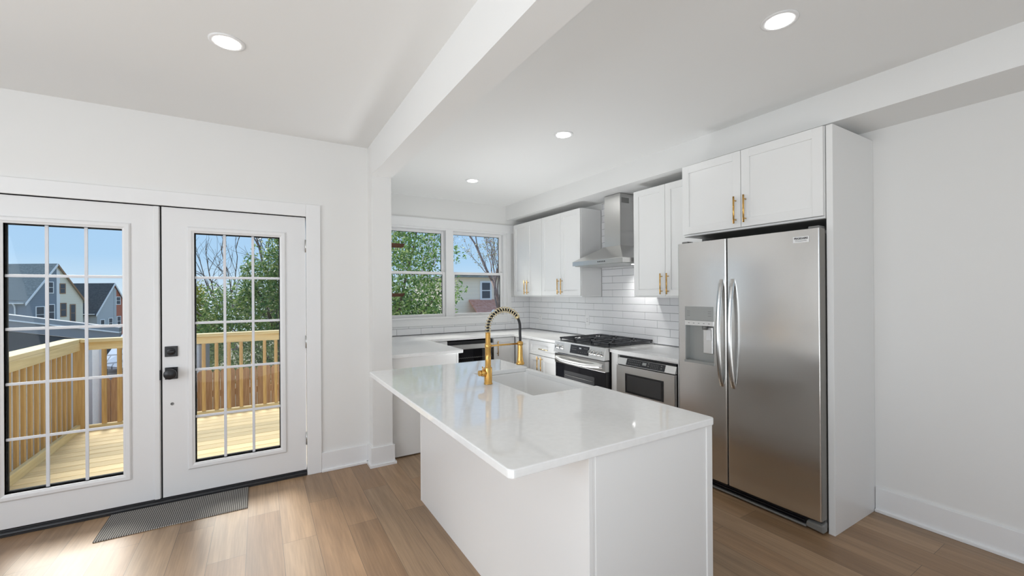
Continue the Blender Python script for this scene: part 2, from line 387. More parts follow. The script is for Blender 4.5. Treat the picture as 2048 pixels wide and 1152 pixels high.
# casing boards
mb = MB().box((1.24, YB-.020, 2.315), (3.14, YB, 2.43)).box((3.09, YB-.020, 1.03), (3.155, YB, 2.315)).box((1.24, YB-.020, 1.03), (WX0, YB, 2.315)).box((WX0, YB-.020, 1.027), (3.09, YB, 1.115))
mb.build('casing', 'trim', win, bevel=.002)
B((3.14, YB-.02, 2.315), (3.475, YB, 2.43)).build('casing', 'trim', win)
# jambs
mb = MB().box((WX0-.01, YB-.03, 1.115), (3.095, YB+.02, 1.14)).box((WX0, YB-.004, 2.29), (WX1, YB+.12, 2.33)).box((3.035, YB-.004, 1.13), (WX1, YB+.12, 2.3)).box((WX0, YB-.004, 1.13), (1.385, YB+.12, 2.3)).box((2.145, YB-.012, 1.13), (2.25, YB+.12, 2.3)).box((WX0, YB, 1.10), (WX1, YB+.12, 1.14))
mb.build('window_frame', 'trim', win, bevel=.003)
def sash(x0, x1, z0, z1, y, w=.036, lab=None):
    s = MB().box((x0, y, z0), (x0+w, y+.03, z1)).box((x1-w, y, z0), (x1, y+.03, z1)).box((x0+w, y, z0), (x1-w, y+.03, z0+w)).box((x0+w, y, z1-w), (x1-w, y+.03, z1)).build('sash', 'trim', win, bevel=.003)
    B((x0+w, y+.013, z0+w), (x1-w, y+.017, z1-w)).build('glass_pane', 'glass', s)
    MB().box((x0+w, y+.018, z0+w), (x0+w+.004, y+.028, z1-w)).box((x1-w-.004, y+.018, z0+w), (x1-w, y+.028, z1-w)).box((x0+w, y+.018, z1-w-.004), (x1-w, y+.028, z1-w)).build('glazing_seal', 'gap', s)
for a, b in ((1.385, 2.145), (2.25, 3.035)):
    sash(a, b, 1.14, 1.738, YB+.025)
    sash(a, b, 1.702, 2.29, YB+.062)

# ------------------------------------------------------------------ backsplash
def tiles(mb, plane, rows, u_lo, u_hi, joints, w=.315, g=.0032):
    for k, (z0, z1) in enumerate(rows):
        j = joints+(w/2 if k % 2 else 0); u = u_lo - ((u_lo-j) % w)
        while u < u_hi-.001:
            a, b = max(u+g/2, u_lo), min(u+w-g/2, u_hi); u += w
            if b-a < .004: continue
            if plane == 'x': mb.box((XR-.0065, a, z0+g/2), (XR, b, z1-g/2))
            else: mb.box((a, YB-.0065, z0+g/2), (b, YB, z1-g/2))
P_ = .0793; Z0_ = .9205
rows = [(Z0_+P_*k, Z0_+P_*(k+1)) for k in range(6)]
bs = struct(B((XR-.0035, 2.18, .915), (XR-.0005, YB, 1.396)).box((XR-.0035, 2.935, 1.396), (XR-.0005, 3.725, 2.49)).box((KX, YB-.0035, .915), (XR, YB-.0005, 1.0255)).box((3.156, YB-.0035, 1.02), (XR, YB-.0005, 1.396)).build('wall_backsplash_grout', 'grout'), 'grey grout behind white subway tile')
mb = MB(); tiles(mb, 'x', rows, 2.18, YB-.007, 2.924)
up = [(Z0_+P_*k, min(Z0_+P_*(k+1), 2.488)) for k in range(6, 20)]
tiles(mb, 'x', up, 2.936, 3.724, 2.924)
struct(mb.build('wall_backsplash_right', 'tile', bevel=.0008), 'white glossy subway tile on the range wall')
mb = MB(); tiles(mb, 'y', rows[:1], KX+.001, XR-.007, 1.797); tiles(mb, 'y', [(Z0_+P_, 1.0265)], KX+.001, 3.155, 1.95, g=.0032)
tiles(mb, 'y', rows[1:], 3.157, XR-.007, 1.797+.157, w=.315)
struct(mb.build('wall_backsplash_back', 'tile', bevel=.0008), 'white glossy subway tile below the kitchen window')
for i, (y, z, lab) in enumerate(((4.997, 1.085, 'white wall outlet on the tile nearest the window corner'), (3.984, 1.109, 'white wall outlet on the tile just left of the gas range'))):
    t = thing('wall_outlet', (XR-.0066, y, z-.058), lab, 'outlet', None)
    B((XR-.0115, y-.036, z-.058), (XR-.0066, y+.036, z+.058)).build('cover_plate', 'plate', t, bevel=.002)
    MB().box((XR-.0135, y-.017, z-.034), (XR-.0115, y+.017, z+.034)).build('receptacle', 'plate', t, bevel=.001)
    MB().box((XR-.0139, y-.007, z+.008), (XR-.0134, y-.004, z+.020)).box((XR-.0139, y+.004, z+.008), (XR-.0134, y+.007, z+.020)).box((XR-.0139, y-.007, z-.022), (XR-.0134, y-.004, z-.010)).box((XR-.0139, y+.004, z-.022), (XR-.0134, y+.007, z-.010)).build('slot', 'gap', t)

# ------------------------------------------------------------------ cabinets
def T_x(X): return lambda u, w, v: (X-w, u, v)       # fronts that face -x
def T_y(Y): return lambda u, w, v: (u, Y-w, v)       # fronts that face -y
def shaker(T, u0, u1, v0, v1, parent, name='cabinet_door', rail=.058, t=.02, handle=None, hmat='gold'):
    mb = MB(); bx = lambda a, b: mb.box(T(*a), T(*b))
    bx((u0, 0, v0), (u0+rail, t, v1)); bx((u1-rail, 0, v0), (u1, t, v1)); bx((u0+rail, 0, v0), (u1-rail, t, v0+rail)); bx((u0+rail, 0, v1-rail), (u1-rail, t, v1))
    bx((u0+rail, 0, v0+rail), (u1-rail, t-.009, v1-rail))
    d = mb.build(name, 'cabinet', parent, bevel=.0012)
    if handle:
        kind, hu, hv, ln = handle; hb = MB(); o = t+.030
        if kind == 'v':
            a, b = hv-ln/2, hv+ln/2
            hb.cyl(T(hu, o, a), T(hu, o, b), .006, 14)
            for z in (a+.028, b-.028): hb.cyl(T(hu, t, z), T(hu, o, z), .0045, 10)
        else:
            a, b = hu-ln/2, hu+ln/2
            hb.cyl(T(a, o, hv), T(b, o, hv), .006, 14)
            for u in (a+.028, b-.028): hb.cyl(T(u, t, hv), T(u, o, hv), .0045, 10)
        hb.build('bar_handle', hmat, d)
    return d
def wall_cab(y0, y1, mid, z0, z1, x, lab, name='wall_cabinet', xdoor=None, hz=None, under=True):
    t = thing(name, ((x+XR)/2, (y0+y1)/2, z0), lab, 'cabinet', None)
    xd = x
    B((xd+.02, y0+.0005, z0), (XR-.008, y1-.0005, z1)).build('cabinet_body', 'cabinet', t, bevel=.001)
    if z0 > 1.7: B((xd+.03, y0+.002, z0-.003), (XR-.01, y1-.002, z0-.0002)).build('underside_shade', 'plastgrey', t)  # dark sheet added to put shade into the recess above the refrigerator
    B((xd+.0195, y0+.004, z0+.012), (xd+.022, y1-.004, z1-.004)).build('face_gap', 'plastgrey', t)
    T = T_x(xd+.0192)
    hz = hz or z0+.125
    shaker(T, y0+.003, mid-.002, z0+.014, z1-.003, t, handle=('v', mid-.035, hz, .19))
    shaker(T, mid+.002, y1-.003, z0+.014, z1-.003, t, handle=('v', mid+.035, hz, .19))
    return t
UZ0, UZ1 = 1.398, 2.42
wall_cab(4.50, 5.20, 4.847, UZ0, UZ1, 3.15, 'narrow white shaker wall cabinet nearest the kitchen window')
wall_cab(3.73, 4.499, 4.098, UZ0, UZ1, 3.15, 'white shaker wall cabinet directly left of the range hood')
wall_cab(2.18, 2.93, 2.556, UZ0, UZ1+.008, 3.15, 'white shaker wall cabinet between range hood and refrigerator')
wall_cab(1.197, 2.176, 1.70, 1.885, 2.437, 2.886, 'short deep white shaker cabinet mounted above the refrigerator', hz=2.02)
ep = tag(B((2.906, 1.158, 0), (XR-.001, 1.192, 2.437)).build('end_panel', 'cabinet', bevel=.0015), 'tall white end panel on the right side of the refrigerator', 'panel')

# base cabinets on the range wall
def base_box(t, a, b, toe=None):
    B(a, b).build('cabinet_body', 'cabinet', t, bevel=.001)
XFR = 2.86
t = thing('base_cabinet', (3.15, 4.06, 0), 'white shaker base cabinet with drawer left of the gas range', 'cabinet')
B((XFR+.02, 3.765, .10), (XR-.008, 4.36, .882)).box((XFR+.08, 3.765, 0), (XR-.01, 4.36, .10)).build('cabinet_body', 'cabinet', t)
B((XFR+.018, 3.77, .11), (XFR+.021, 4.355, .878)).build('face_gap', 'plastgrey', t)
T = T_x(XFR+.018)
shaker(T, 3.768, 4.357, .705, .872, t, 'drawer', rail=.045, handle=('h', 4.03, .785, .17), hmat='goldpale')
shaker(T, 3.768, 4.112, .115, .698, t, handle=('v', 4.078, .59, .20))
shaker(T, 4.116, 4.357, .115, .698, t, handle=('v', 4.152, .59, .20))
t = thing('corner_cabinet', (3.15, 4.53, 0), 'blank white corner cabinet where the two counter runs meet', 'cabinet')
B((XFR+.006, 4.362, .10), (XR-.008, 4.705, .882)).box((XFR+.08, 4.362, 0), (XR-.01, 4.72, .10)).build('cabinet_body', 'cabinet', t, bevel=.001)
shaker(T_x(XFR+.006), 4.366, 4.66, .115, .876, t, 'cabinet_door')
t = thing('microwave_cabinet', (3.15, 2.56, 0), 'white base cabinet housing the drawer microwave beside the refrigerator', 'cabinet')
MB().box((XFR, 2.862, .10), (XR-.008, 2.945, .882)).box((XFR, 2.19, .872), (XR-.008, 2.862, .882)).box((XFR, 2.19, .10), (XR-.008, 2.862, .46)).box((XFR+.4, 2.19, .46), (XR-.008, 2.862, .872)).box((XFR, 2.19, .46), (XR-.008, 2.205, .872)).box((XFR+.08, 2.19, 0), (XR-.01, 2.945, .10)).build('cabinet_body', 'cabinet', t, bevel=.001)
shaker(T_x(XFR), 2.195, 2.857, .115, .44, t, 'drawer', handle=('h', 2.53, .36, .2))
# back run under the window
YFB = 4.715
t = thing('base_cabinet', (2.70, 5.0, 0), 'narrow white cabinet with gold pull under the window, right of the cooler', 'cabinet')
B((2.55, YFB+.02, .10), (2.865, YB-.008, .882)).box((2.55, YFB+.08, 0), (2.87, YB-.01, .10)).build('cabinet_body', 'cabinet', t)
shaker(T_y(YFB+.02), 2.553, 2.862, .115, .872, t, handle=('v', 2.60, .745, .19))
t = thing('base_cabinet', (1.78, 5.0, 0), 'plain white filler cabinet under the window, left of the cooler', 'cabinet')
B((1.655, YFB+.02, .10), (1.925, YB-.008, .882)).box((1.655, YFB+.08, 0), (1.925, YB-.01, .10)).build('cabinet_body', 'cabinet', t)
shaker(T_y(YFB+.02), 1.658, 1.922, .735, .872, t, 'drawer', rail=.035)
shaker(T_y(YFB+.02), 1.658, 1.922, .115, .728, t)
t = thing('peninsula_cabinet', (1.30, 4.4, 0), 'white base cabinet behind the column with a plain end panel', 'cabinet')
B((.984, 3.72, .10), (1.62, 5.29, .882)).box((.984, 3.74, 0), (1.56, 5.29, .10)).build('cabinet_body', 'cabinet', t)
MB().box((.992, 3.702, .012), (1.60, 3.7205, .882)).box((1.604, 3.702, .012), (1.622, 3.7205, .882)).build('end_panel', 'cabinet', t, bevel=.001)
mb = MB().box((KX+.001, 3.706, 0), (.992, 3.72, .882)).build('scribe_strip', 'cabinet', t)

# undercounter cooler
t = thing('beverage_cooler', (2.235, 5.0, 0), 'black glass beverage cooler with blue display under the window counter', 'cooler')
B((1.93, YFB+.02, .02), (2.545, YB-.01, .862)).build('cooler_body', 'black', t)
B((1.932, YFB-.012, .765), (2.543, YFB+.019, .822)).build('top_rail', 'steel', t, bevel=.002)
B((1.932, YFB-.010, .10), (2.543, YFB+.019, .764)).build('glass_door', 'blackglass', t, bevel=.002)
B((2.02, YFB-.0112, .725), (2.06, YFB-.0100, .745)).build('display', 'led', t)
mb = MB()
for k in range(6):
    z = .66-.05*k; mb.tube([(1.97+.014*i, YFB-.0115, z+.006*(-1)**i) for i in range(40)], .0022, 6)
mb.build('rack', 'plastgrey', t)

# ------------------------------------------------------------------ counters
CT0, CT1 = .884, .914
pl = round_poly([(KX+.001, 3.68), (1.665, 3.68), (1.665, 4.69), (2.83, 4.69), (2.83, 3.758), (XR-.007, 3.758), (XR-.007, YB-.007), (KX+.001, YB-.007)], [0, .012, .006, .03, .004, 0, 0, 0])
tag(MB().prism(pl, CT0, CT1).build('countertop', 'quartz', bevel=.003), 'white quartz U-shaped countertop running under the kitchen window', 'countertop')
tag(MB().prism([(2.84, 2.182), (XR-.007, 2.182), (XR-.007, 2.948), (2.84, 2.948)], CT0, CT1).build('countertop', 'quartz', bevel=.003), 'short white quartz countertop between gas range and refrigerator', 'countertop')

# island
t = thing('kitchen_island', (1.15, 2.05, 0), 'white kitchen island with plain panels standing in the middle of the floor', 'island')
MB().box((.985, 1.125, 0), (1.60, 1.818, .883)).box((.985, 1.82, 0), (1.60, 2.57, .62)).box((.985, 1.818, .62), (1.19, 2.57, .883)).box((.985, 2.57, 0), (1.60, 2.86, .883)).build('cabinet_body', 'cabinet', t)
B((.967, 1.108, 0), (.985, 2.862, .883)).build('back_panel', 'cabinet', t, bevel=.001)
B((.9655, 2.862, 0), (1.02, 2.876, .883)).build('corner_trim', 'cabinet', t, bevel=.001)
B((.997, 1.108, 0), (1.612, 1.125, .883)).build('end_panel', 'cabinet', t, bevel=.001)
B((.985, 1.110, 0), (.997, 1.125, .883)).build('corner_trim', 'cabinet', t)
B((1.612, 1.103, 0), (1.650, 1.125, .883)).build('corner_trim', 'cabinet', t, bevel=.002)
Ti = lambda u, w, v: (1.60+w, u, v)
shaker(Ti, 1.13, 1.475, .11, .875, t, handle=('v', 1.44, .75, .19)); shaker(Ti, 1.479, 1.82, .11, .875, t, handle=('v', 1.515, .75, .19))
shaker(Ti, 1.825, 2.185, .11, .61, t, handle=('v', 2.15, .5, .19)); shaker(Ti, 2.189, 2.555, .11, .61, t, handle=('v', 2.225, .5, .19)); shaker(Ti, 2.56, 2.86, .11, .875, t, handle=('v', 2.6, .75, .19))
NX = 1.226; NY0, NY1 = 1.833, 2.555
ip = round_poly([(.645, 1.095), (1.662, 1.095), (1.662, NY0), (NX, NY0), (NX, NY1), (1.662, NY1), (1.662, 3.0), (.645, 3.0)], [.022, .022, .012, .006, .006, .012, .022, .022])
tag(MB().prism(ip, CT0, CT1).build('island_countertop', 'quartz', bevel=.004), 'glossy white quartz island top with a notch cut for the sink', 'countertop')
# apron sink
t = thing('apron_sink', (1.44, 2.19, .62), 'white fireclay apron sink set into the kitchen island', 'sink')
ox0, ox1, oy0, oy1 = 1.205, 1.672, 1.822, 2.566
ix0, ix1, iy0, iy1 = 1.222, 1.640, 1.842, 2.545
zt = .8835; zi = .675
def rl(x0, x1, y0, y1, r, z): return [(x, y, z) for x, y in rrect(x0, x1, y0, y1, r)]
loops = [rl(ox0+.01, ox1, oy0, oy1, .012, .625), rl(ox0, ox1, oy0, oy1, .012, .64), rl(ox0, ox1, oy0, oy1, .012, zt-.004), rl(ox0+.003, ox1-.004, oy0+.003, oy1-.003, .012, zt),
         rl(ix0, ix1, iy0, iy1, .025, zt), rl(ix0+.003, ix1-.003, iy0+.003, iy1-.003, .025, zt-.008), rl(ix0+.012, ix1-.012, iy0+.012, iy1-.012, .03, zi+.03), rl(ix0+.03, ix1-.03, iy0+.03, iy1-.03, .03, zi+.004), rl(ix0+.06, ix1-.06, iy0+.06, iy1-.06, .03, zi)]
MB().loft(loops, True, True, True).build('basin', 'sink', t)
# raised front lip that reaches counter height between the two counter ends
MB().prism([(1.636, NY0+.002), (1.672, NY0+.002), (1.672, NY1-.002), (1.636, NY1-.002)], zt-.01, .905).build('apron_lip', 'sink', t, bevel=.004)
MB().lathe((1.43, 2.2, zi), [(.045, .0), (.045, .003), (.032, .003), (.030, .001), (.001, .001)], 28).build('drain', 'steelbright', t)

# faucet
FX, FY = 1.155, 2.206
t = thing('kitchen_faucet', (FX, FY, CT1), 'tall brushed gold spring-neck faucet beside the island sink', 'faucet')
MB().lathe((FX, FY, CT1), [(.0255, 0), (.0255, .006), (.0235, .007), (.0235, .094), (.0225, .098), (.0175, .099), (.0170, .21), (.0190, .212), (.0190, .236), (.0165, .238), (.0148, .240), (.0148, .300), (.012, .304)], 32).build('body', 'gold', t)
hd = MB().cyl((FX-.015, FY, CT1+.068), (FX-.046, FY, CT1+.068), .017, 22).cyl((FX-.030, FY, CT1+.068), (FX-.034, FY, CT1+.068), .0195, 22).cyl((FX-.048, FY, CT1+.068), (FX-.060, FY, CT1+.068), .0165, 22).build('valve', 'gold', t)
MB().tube([(FX-.030, FY, CT1+.080), (FX-.032, FY+.004, CT1+.094), (FX-.034, FY+.008, CT1+.104)], [.0045, .004, .0035], 10).build('lever', 'gold', hd)
arc = []
R_ = .1115; cx = FX+R_
zs = 1.214; za = 1.240
for k in range(6): arc.append(Vector((FX, FY, zs+(za-zs)*k/6)))
for k in range(31):
    a = math.pi-math.pi*k/30; arc.append(Vector((cx+R_*math.cos(a), FY, za+R_*math.sin(a)*.98)))
arc += [Vector((cx+R_, FY, za-.03)), Vector((cx+R_+.001, FY, za-.07)), Vector((cx+R_, FY, 1.14))]
MB().tube(arc, .0082, 14).build('hose', 'hose', t)
# spring coil along the first part of the arc
cum = [0]
for a, b in zip(arc, arc[1:]): cum.append(cum[-1]+(b-a).length)
def along(s):
    for i in range(len(arc)-1):
        if s <= cum[i+1] or i == len(arc)-2:
            f_ = (s-cum[i])/(cum[i+1]-cum[i]); return arc[i].lerp(arc[i+1], f_), (arc[i+1]-arc[i]).normalized()
pts = []; S1 = cum[30]; turns = 18; n = turns*18
for i in range(n+1):
    s = S1*i/n; p, tg = along(s); side = Vector((0, 1, 0)); up_ = tg.cross(side).normalized()
    a = 2*math.pi*turns*i/n; pts.append(p+(side*math.cos(a)+up_*math.sin(a))*.0165)
MB().tube(pts, .0024, 6).build('spring', 'goldpale', t)
pe, tg = along(S1+.003)
MB().tube([pe-tg*.010, pe-tg*.006, pe+tg*.006, pe+tg*.010], [.008, .0155, .0155, .009], 18).build('hose_collar', 'goldpale', t)
hx = cx+R_
MB().lathe((hx, FY, 1.008), [(.0225, 0), (.0260, .003), (.0260, .012), (.0215, .018), (.0195, .030), (.0165, .050), (.0150, .110), (.0150, .135), (.012, .140), (.0095, .146)], 28).build('spray_head', 'gold', t)
MB().cyl((FX+.012, FY, 1.138), (hx-.014, FY, 1.138), .0052, 12).lathe((hx, FY, 1.128), [(.0185, 0), (.0185, .020), (.0155, .020), (.0155, 0)], 24).build('docking_arm', 'gold', t)

# ------------------------------------------------------------------ gas range
RY0, RY1 = 2.956, 3.750
t = thing('gas_range', (3.12, 3.353, 0), 'stainless slide-in gas range with black grates under the hood', 'range')
B((2.845, RY0, .03), (3.46, RY1, .905)).build('oven_body', 'black', t)
MB().box((2.80, RY0+.004, .905), (3.468, RY1-.004, .922)).build('cooktop', 'steel', t, bevel=.002)
B((2.86, RY0+.03, .9221), (3.44, RY1-.03, .926)).build('burner_tray', 'black', t)
# slanted control panel
cp = MB().hexa([(2.775, RY0, .803), (2.845, RY0, .803), (2.845, RY1, .803), (2.775, RY1, .803)], [(2.800, RY0, .921), (2.845, RY0, .921), (2.845, RY1, .921), (2.800, RY1, .921)]).build('control_panel', 'steelbright', t, bevel=.003)
sl = (2.800-2.775)/(.921-.803)
def cpx(z): return 2.775+(z-.803)*sl
zc_ = .862
MB().hexa([(cpx(.822)-.0015, 3.180, .822), (cpx(.822), 3.180, .822), (cpx(.822), 3.470, .822), (cpx(.822)-.0015, 3.470, .822)], [(cpx(.908)-.0015, 3.180, .908), (cpx(.908), 3.180, .908), (cpx(.908), 3.470, .908), (cpx(.908)-.0015, 3.470, .908)]).build('display', 'panelblack', cp)
mb = None
def mark(y, z, w, h, nm='button_mark', m='plastgrey'): MB().hexa([(cpx(z)-.0022, y, z), (cpx(z)-.0014, y, z), (cpx(z)-.0014, y+w, z), (cpx(z)-.0022, y+w, z)], [(cpx(z+h)-.0022, y, z+h), (cpx(z+h)-.0014, y, z+h), (cpx(z+h)-.0014, y+w, z+h), (cpx(z+h)-.0022, y+w, z+h)]).build(nm, m, cp)
for yy in (3.375, 3.395, 3.415, 3.435):
    for zz in (.860, .880): mark(yy, zz, .009, .004)
for yy in (3.205, 3.225, 3.245): mark(yy, .884, .014, .003)
for yy in (3.215, 3.24, 3.27, 3.30, 3.33): mark(yy, .842, .007, .003)
for a_, b_ in ((3.300, .006), (3.310, .008), (3.321, .008)): mark(a_, .876, b_, .012, 'clock_digit', 'glow')
axn = Vector((-1, 0, sl)).normalized()
for y in (3.683, 3.610, 3.150, 3.100, 3.050, 3.000):
    c = Vector((cpx(zc_), y, zc_)); d = axn
    mb = MB().tube([c, c+d*.004, c+d*.005, c+d*.026, c+d*.030], [.0235, .0235, .019, .0175, .015], 24)
    a = c+d*.030; mb.box((a.x-.005, a.y-.0035, a.z-.013), (a.x+.002, a.y+.0035, a.z+.013))
    mb.build('knob', 'chrome', cp)
od = B((2.80, RY0+.004, .20), (2.843, RY1-.004, .695)).build('oven_door', 'blackglass', t, bevel=.002)
B((2.797, RY0+.16, .36), (2.7995, RY1-.16, .62)).build('oven_window', 'ovenwin', od)
mb = MB()
for z in (.575, .47): mb.cyl((2.7955, RY0+.18, z), (2.7955, RY1-.18, z), .0025, 8)
mb.build('oven_rack', 'plastgrey', od)
B((2.790, RY0+.004, .690), (2.844, RY1-.004, .793)).build('door_top_rail', 'steel', od, bevel=.003)
hp = []
for k in range(17):
    s = k/16; y = RY0+.035+(RY1-RY0-.07)*s; hp.append((2.790-.058*min(1, math.sin(math.pi*s)*1.6 if s < .5 else math.sin(math.pi*s)*1.6)-.0, y, .745-.012*math.sin(math.pi*s)))
MB().tube(hp, .0185, 16, flat=(1.0, 1.0)).build('handle', 'steelbright', od)
B((2.80, RY0+.004, .04), (2.843, RY1-.004, .192)).build('storage_drawer', 'steel', t, bevel=.003)
for i, (y0, y1) in enumerate(((RY0+.012, RY0+.262), (RY0+.268, RY0+.524), (RY0+.530, RY1-.012))):
    mb = MB(); x0, x1 = 2.855, 3.455; z0, z1 = .944, .960
    mb.box((x0, y0, z0), (x1, y0+.014, z1)).box((x0, y1-.014, z0), (x1, y1, z1)).box((x0, y0, z0), (x0+.014, y1, z1)).box((x1-.014, y0, z0), (x1, y1, z1)).box(((x0+x1)/2-.006, y0, z0), ((x0+x1)/2+.006, y1, z1))
    cy_ = (y0+y1)/2
    for xc in (x0+.15, x1-.15):
        for a in range(4):
            an = math.pi/4+a*math.pi/2; dx, dy = math.cos(an), math.sin(an)
            mb.tube([(xc+dx*.035, cy_+dy*.035, z1-.004), (xc+dx*.16*.95, cy_+dy*.115*1.0, z1-.004)], .006, 6, smooth=False)
        mb.box((xc-.14, cy_-.005, z0+.002), (xc-.04, cy_+.005, z1)); mb.box((xc+.04, cy_-.005, z0+.002), (xc+.14, cy_+.005, z1))
    for x in (x0+.01, x1-.01, (x0+x1)/2):
        for y in (y0+.01, y1-.01): mb.cyl((x, y, .926), (x, y, z0+.002), .007, 8)
    mb.build('grate', 'iron', t, bevel=.0015)
    for xc in (x0+.15, x1-.15):
        MB().lathe((xc, cy_, .926), [(.048, 0), (.048, .006), (.036, .008), (.036, .013), (.030, .016), (.001, .017)], 20).build('burner', 'iron', t)

# ------------------------------------------------------------------ drawer microwave
t = thing('drawer_microwave', (3.06, 2.53, .47), 'stainless drawer microwave built in beside the refrigerator', 'microwave')
MY0, MY1 = 2.212, 2.846
B((XFR, MY0+.01, .475), (XFR+.38, MY1-.01, .868)).build('microwave_body', 'black', t)
cp = MB().hexa([(XFR-.030, MY0, .792), (XFR-.002, MY0, .792), (XFR-.002, MY1, .792), (XFR-.030, MY1, .792)], [(XFR-.008, MY0, .850), (XFR-.002, MY0, .850), (XFR-.002, MY1, .850), (XFR-.008, MY1, .850)]).build('control_strip', 'steelbright', t, bevel=.001)
def mx_(z): return XFR-.030+(z-.792)*(.022/.058)
MB().hexa([(mx_(.796)-.002, 2.315, .796), (mx_(.796), 2.315, .796), (mx_(.796), 2.735, .796), (mx_(.796)-.002, 2.735, .796)], [(mx_(.849)-.002, 2.315, .849), (mx_(.849), 2.315, .849), (mx_(.849), 2.735, .849), (mx_(.849)-.002, 2.735, .849)]).build('touch_panel', 'panelblack', cp)
def mk(y, z, w, h, nm='button_mark', m='plastgrey'): MB().hexa([(mx_(z)-.0028, y, z), (mx_(z)-.0019, y, z), (mx_(z)-.0019, y+w, z), (mx_(z)-.0028, y+w, z)], [(mx_(z+h)-.0028, y, z+h), (mx_(z+h)-.0019, y, z+h), (mx_(z+h)-.0019, y+w, z+h), (mx_(z+h)-.0028, y+w, z+h)]).build(nm, m, cp)
mk(2.510, .816, .042, .022, 'display', 'dispgrey')
for k in range(7):
    for z in (.812, .832): mk(2.575+k*.021, z, .010, .004)
for k in range(5):
    for z in (.806, .818, .830): mk(2.385+k*.017, z, .005, .005)
for z in (.812, .832): mk(2.480, z, .012, .009); mk(2.345, z, .010, .007)
dr = B((XFR-.034, MY0, .478), (XFR-.002, MY1, .784)).build('drawer_front', 'steel', t, bevel=.002)
B((XFR-.0365, 2.318, .548), (XFR-.0339, 2.738, .720)).build('window_surround', 'blackglass', dr)
B((XFR-.0378, 2.342, .566), (XFR-.0364, 2.714, .705)).build('window', 'ovenwin', dr)

# ------------------------------------------------------------------ range hood
t = thing('range_hood', (3.25, 3.33, 1.735), 'stainless pyramid chimney range hood above the gas range', 'hood')
hx0, hy0, hy1 = 3.02, 2.950, 3.712
def rc(x0, y0, y1, z, x1=XR-.0075): return [(x0, y0, z), (x1, y0, z), (x1, y1, z), (x0, y1, z)]
cn = MB().loft([rc(hx0, hy0, hy1, 1.742), rc(hx0, hy0, hy1, 1.790), rc(3.265, 3.222, 3.462, 1.945)]).build('canopy', 'steel', t, bevel=.0015)
B((hx0+.02, hy0+.02, 1.7355), (XR-.03, hy1-.02, 1.742)).build('filter', 'dispgrey', t)
mb = MB()
for k in range(5): mb.lathe((hx0, 3.20+.024*k, 1.767), [(.0062, 0), (.0062, -.003), (.001, -.0035)], 14, 'x')
mb.build('button', 'black', cn)
MB().box((3.268, 3.225, 1.944), (XR-.0075, 3.459, 2.498)).build('chimney', 'steel', t, bevel=.001)
B((3.29, 3.2238, 2.40), (3.40, 3.2252, 2.455)).build('vent_slot', 'plastgrey', t)
lm = MB().lathe((3.30, 3.06, 1.7325), [(.03, .003), (.03, 0), (.001, 0)], 20).build('hood_lamp', 'lamp', t)
light('hood_lamp_light', 'SPOT', (3.33, 3.06, 1.728), 13, (1, .99, .97), .03, direction=(.35, 0, -1), spot=2.2)

# ------------------------------------------------------------------ refrigerator
FR0, FR1, FS, FXF = 1.205, 2.178, 1.7725, 2.83
t = thing('refrigerator', (3.15, 1.69, 0), 'side-by-side stainless refrigerator with water dispenser and curved handles', 'refrigerator')
B((2.905, 1.203, .02), (3.47, 2.172, 1.795)).build('fridge_body', 'plastgrey', t, bevel=.004)
dz0, dz1 = .085, 1.823
def fdoor(y0, y1, name):
    pts = [(2.895, y0), (2.895, y1), (FXF+.012, y1)]
    arcp = []
    for k in range(9): arcp.append((FXF+.006*(1-math.sin(math.pi*k/16)), y1-.005*(1-math.cos(math.pi*k/16))))
    n_ = 12
    for k in range(1, n_):
        s = k/n_; arcp.append((FXF-.004*math.sin(math.pi*s), y1-.005-(y1-y0-.010)*s))
    for k in range(9): arcp.append((FXF+.006*(1-math.cos(math.pi*k/16)), y0+.005*(1-math.sin(math.pi*k/16))))
    poly = [(2.895, y0), (2.895, y1)]+arcp
    return poly
B((FXF+.007, 1.1958, dz0+.002), (2.895, 1.1978, dz1-.002)).build('door_edge', 'edge', t)
d2 = MB().prism(fdoor(1.198, FS-.004, ''), dz0, dz1).build('refrigerator_door', 'fridge', t, bevel=.002)
# freezer door with the dispenser recess cut in
dyA, dyB, dzA, dzB = 1.873, 2.114, .918, 1.338
mbz = MB()
def fbox(y0, y1, z0, z1): mbz.box((FXF, y0, z0), (2.895, y1, z1))
d1 = MB()
y0, y1 = FS+.004, FR1
d1.prism([(2.895, y0), (2.895, dyA), (FXF, dyA), (FXF, y0+.010), (FXF+.004, y0+.003), (FXF+.012, y0)], dz0, dz1)
d1.prism([(2.895, dyB), (2.895, y1), (FXF+.012, y1), (FXF+.004, y1-.003), (FXF, y1-.010), (FXF, dyB)], dz0, dz1)
d1.box((FXF, dyA, dz0), (2.895, dyB, dzA)).box((FXF, dyA, dzB), (2.895, dyB, dz1)).box((2.893, dyA, dzA), (2.895, dyB, dzB))
d1 = d1.build('freezer_door', 'fridge', t)
dp = B((FXF-.002, dyA, 1.232), (2.885, dyB, dzB)).build('dispenser_panel', 'dispgrey', d1, bevel=.001)
B((FXF-.005, dyA, 1.195), (2.885, dyB, 1.231)).build('button_strip', 'steelbright', dp, bevel=.002)
for k in range(5): B((FXF-.006, dyA+.03+k*.042, 1.210), (FXF-.0049, dyA+.042+k*.042, 1.214)).build('button_mark', 'plastgrey', dp)
for z in (1.30, 1.285, 1.268):
    for a_ in (dyA+.02, dyB-.045): B((FXF-.003, a_, z), (FXF-.0019, a_+.025, z+.003)).build('button_mark', 'plastgrey', dp)
rcs = MB().box((2.884, dyA, dzA), (2.892, dyB, 1.20)).box((FXF+.002, dyB-.004, dzA), (2.892, dyB, 1.20)).box((FXF+.002, dyA, dzA), (2.892, dyA+.004, 1.20)).box((FXF-.006, dyA-.004, dzA-.008), (2.892, dyB+.004, dzA+.010)).build('dispenser_recess', 'dispgrey', d1, bevel=.001)
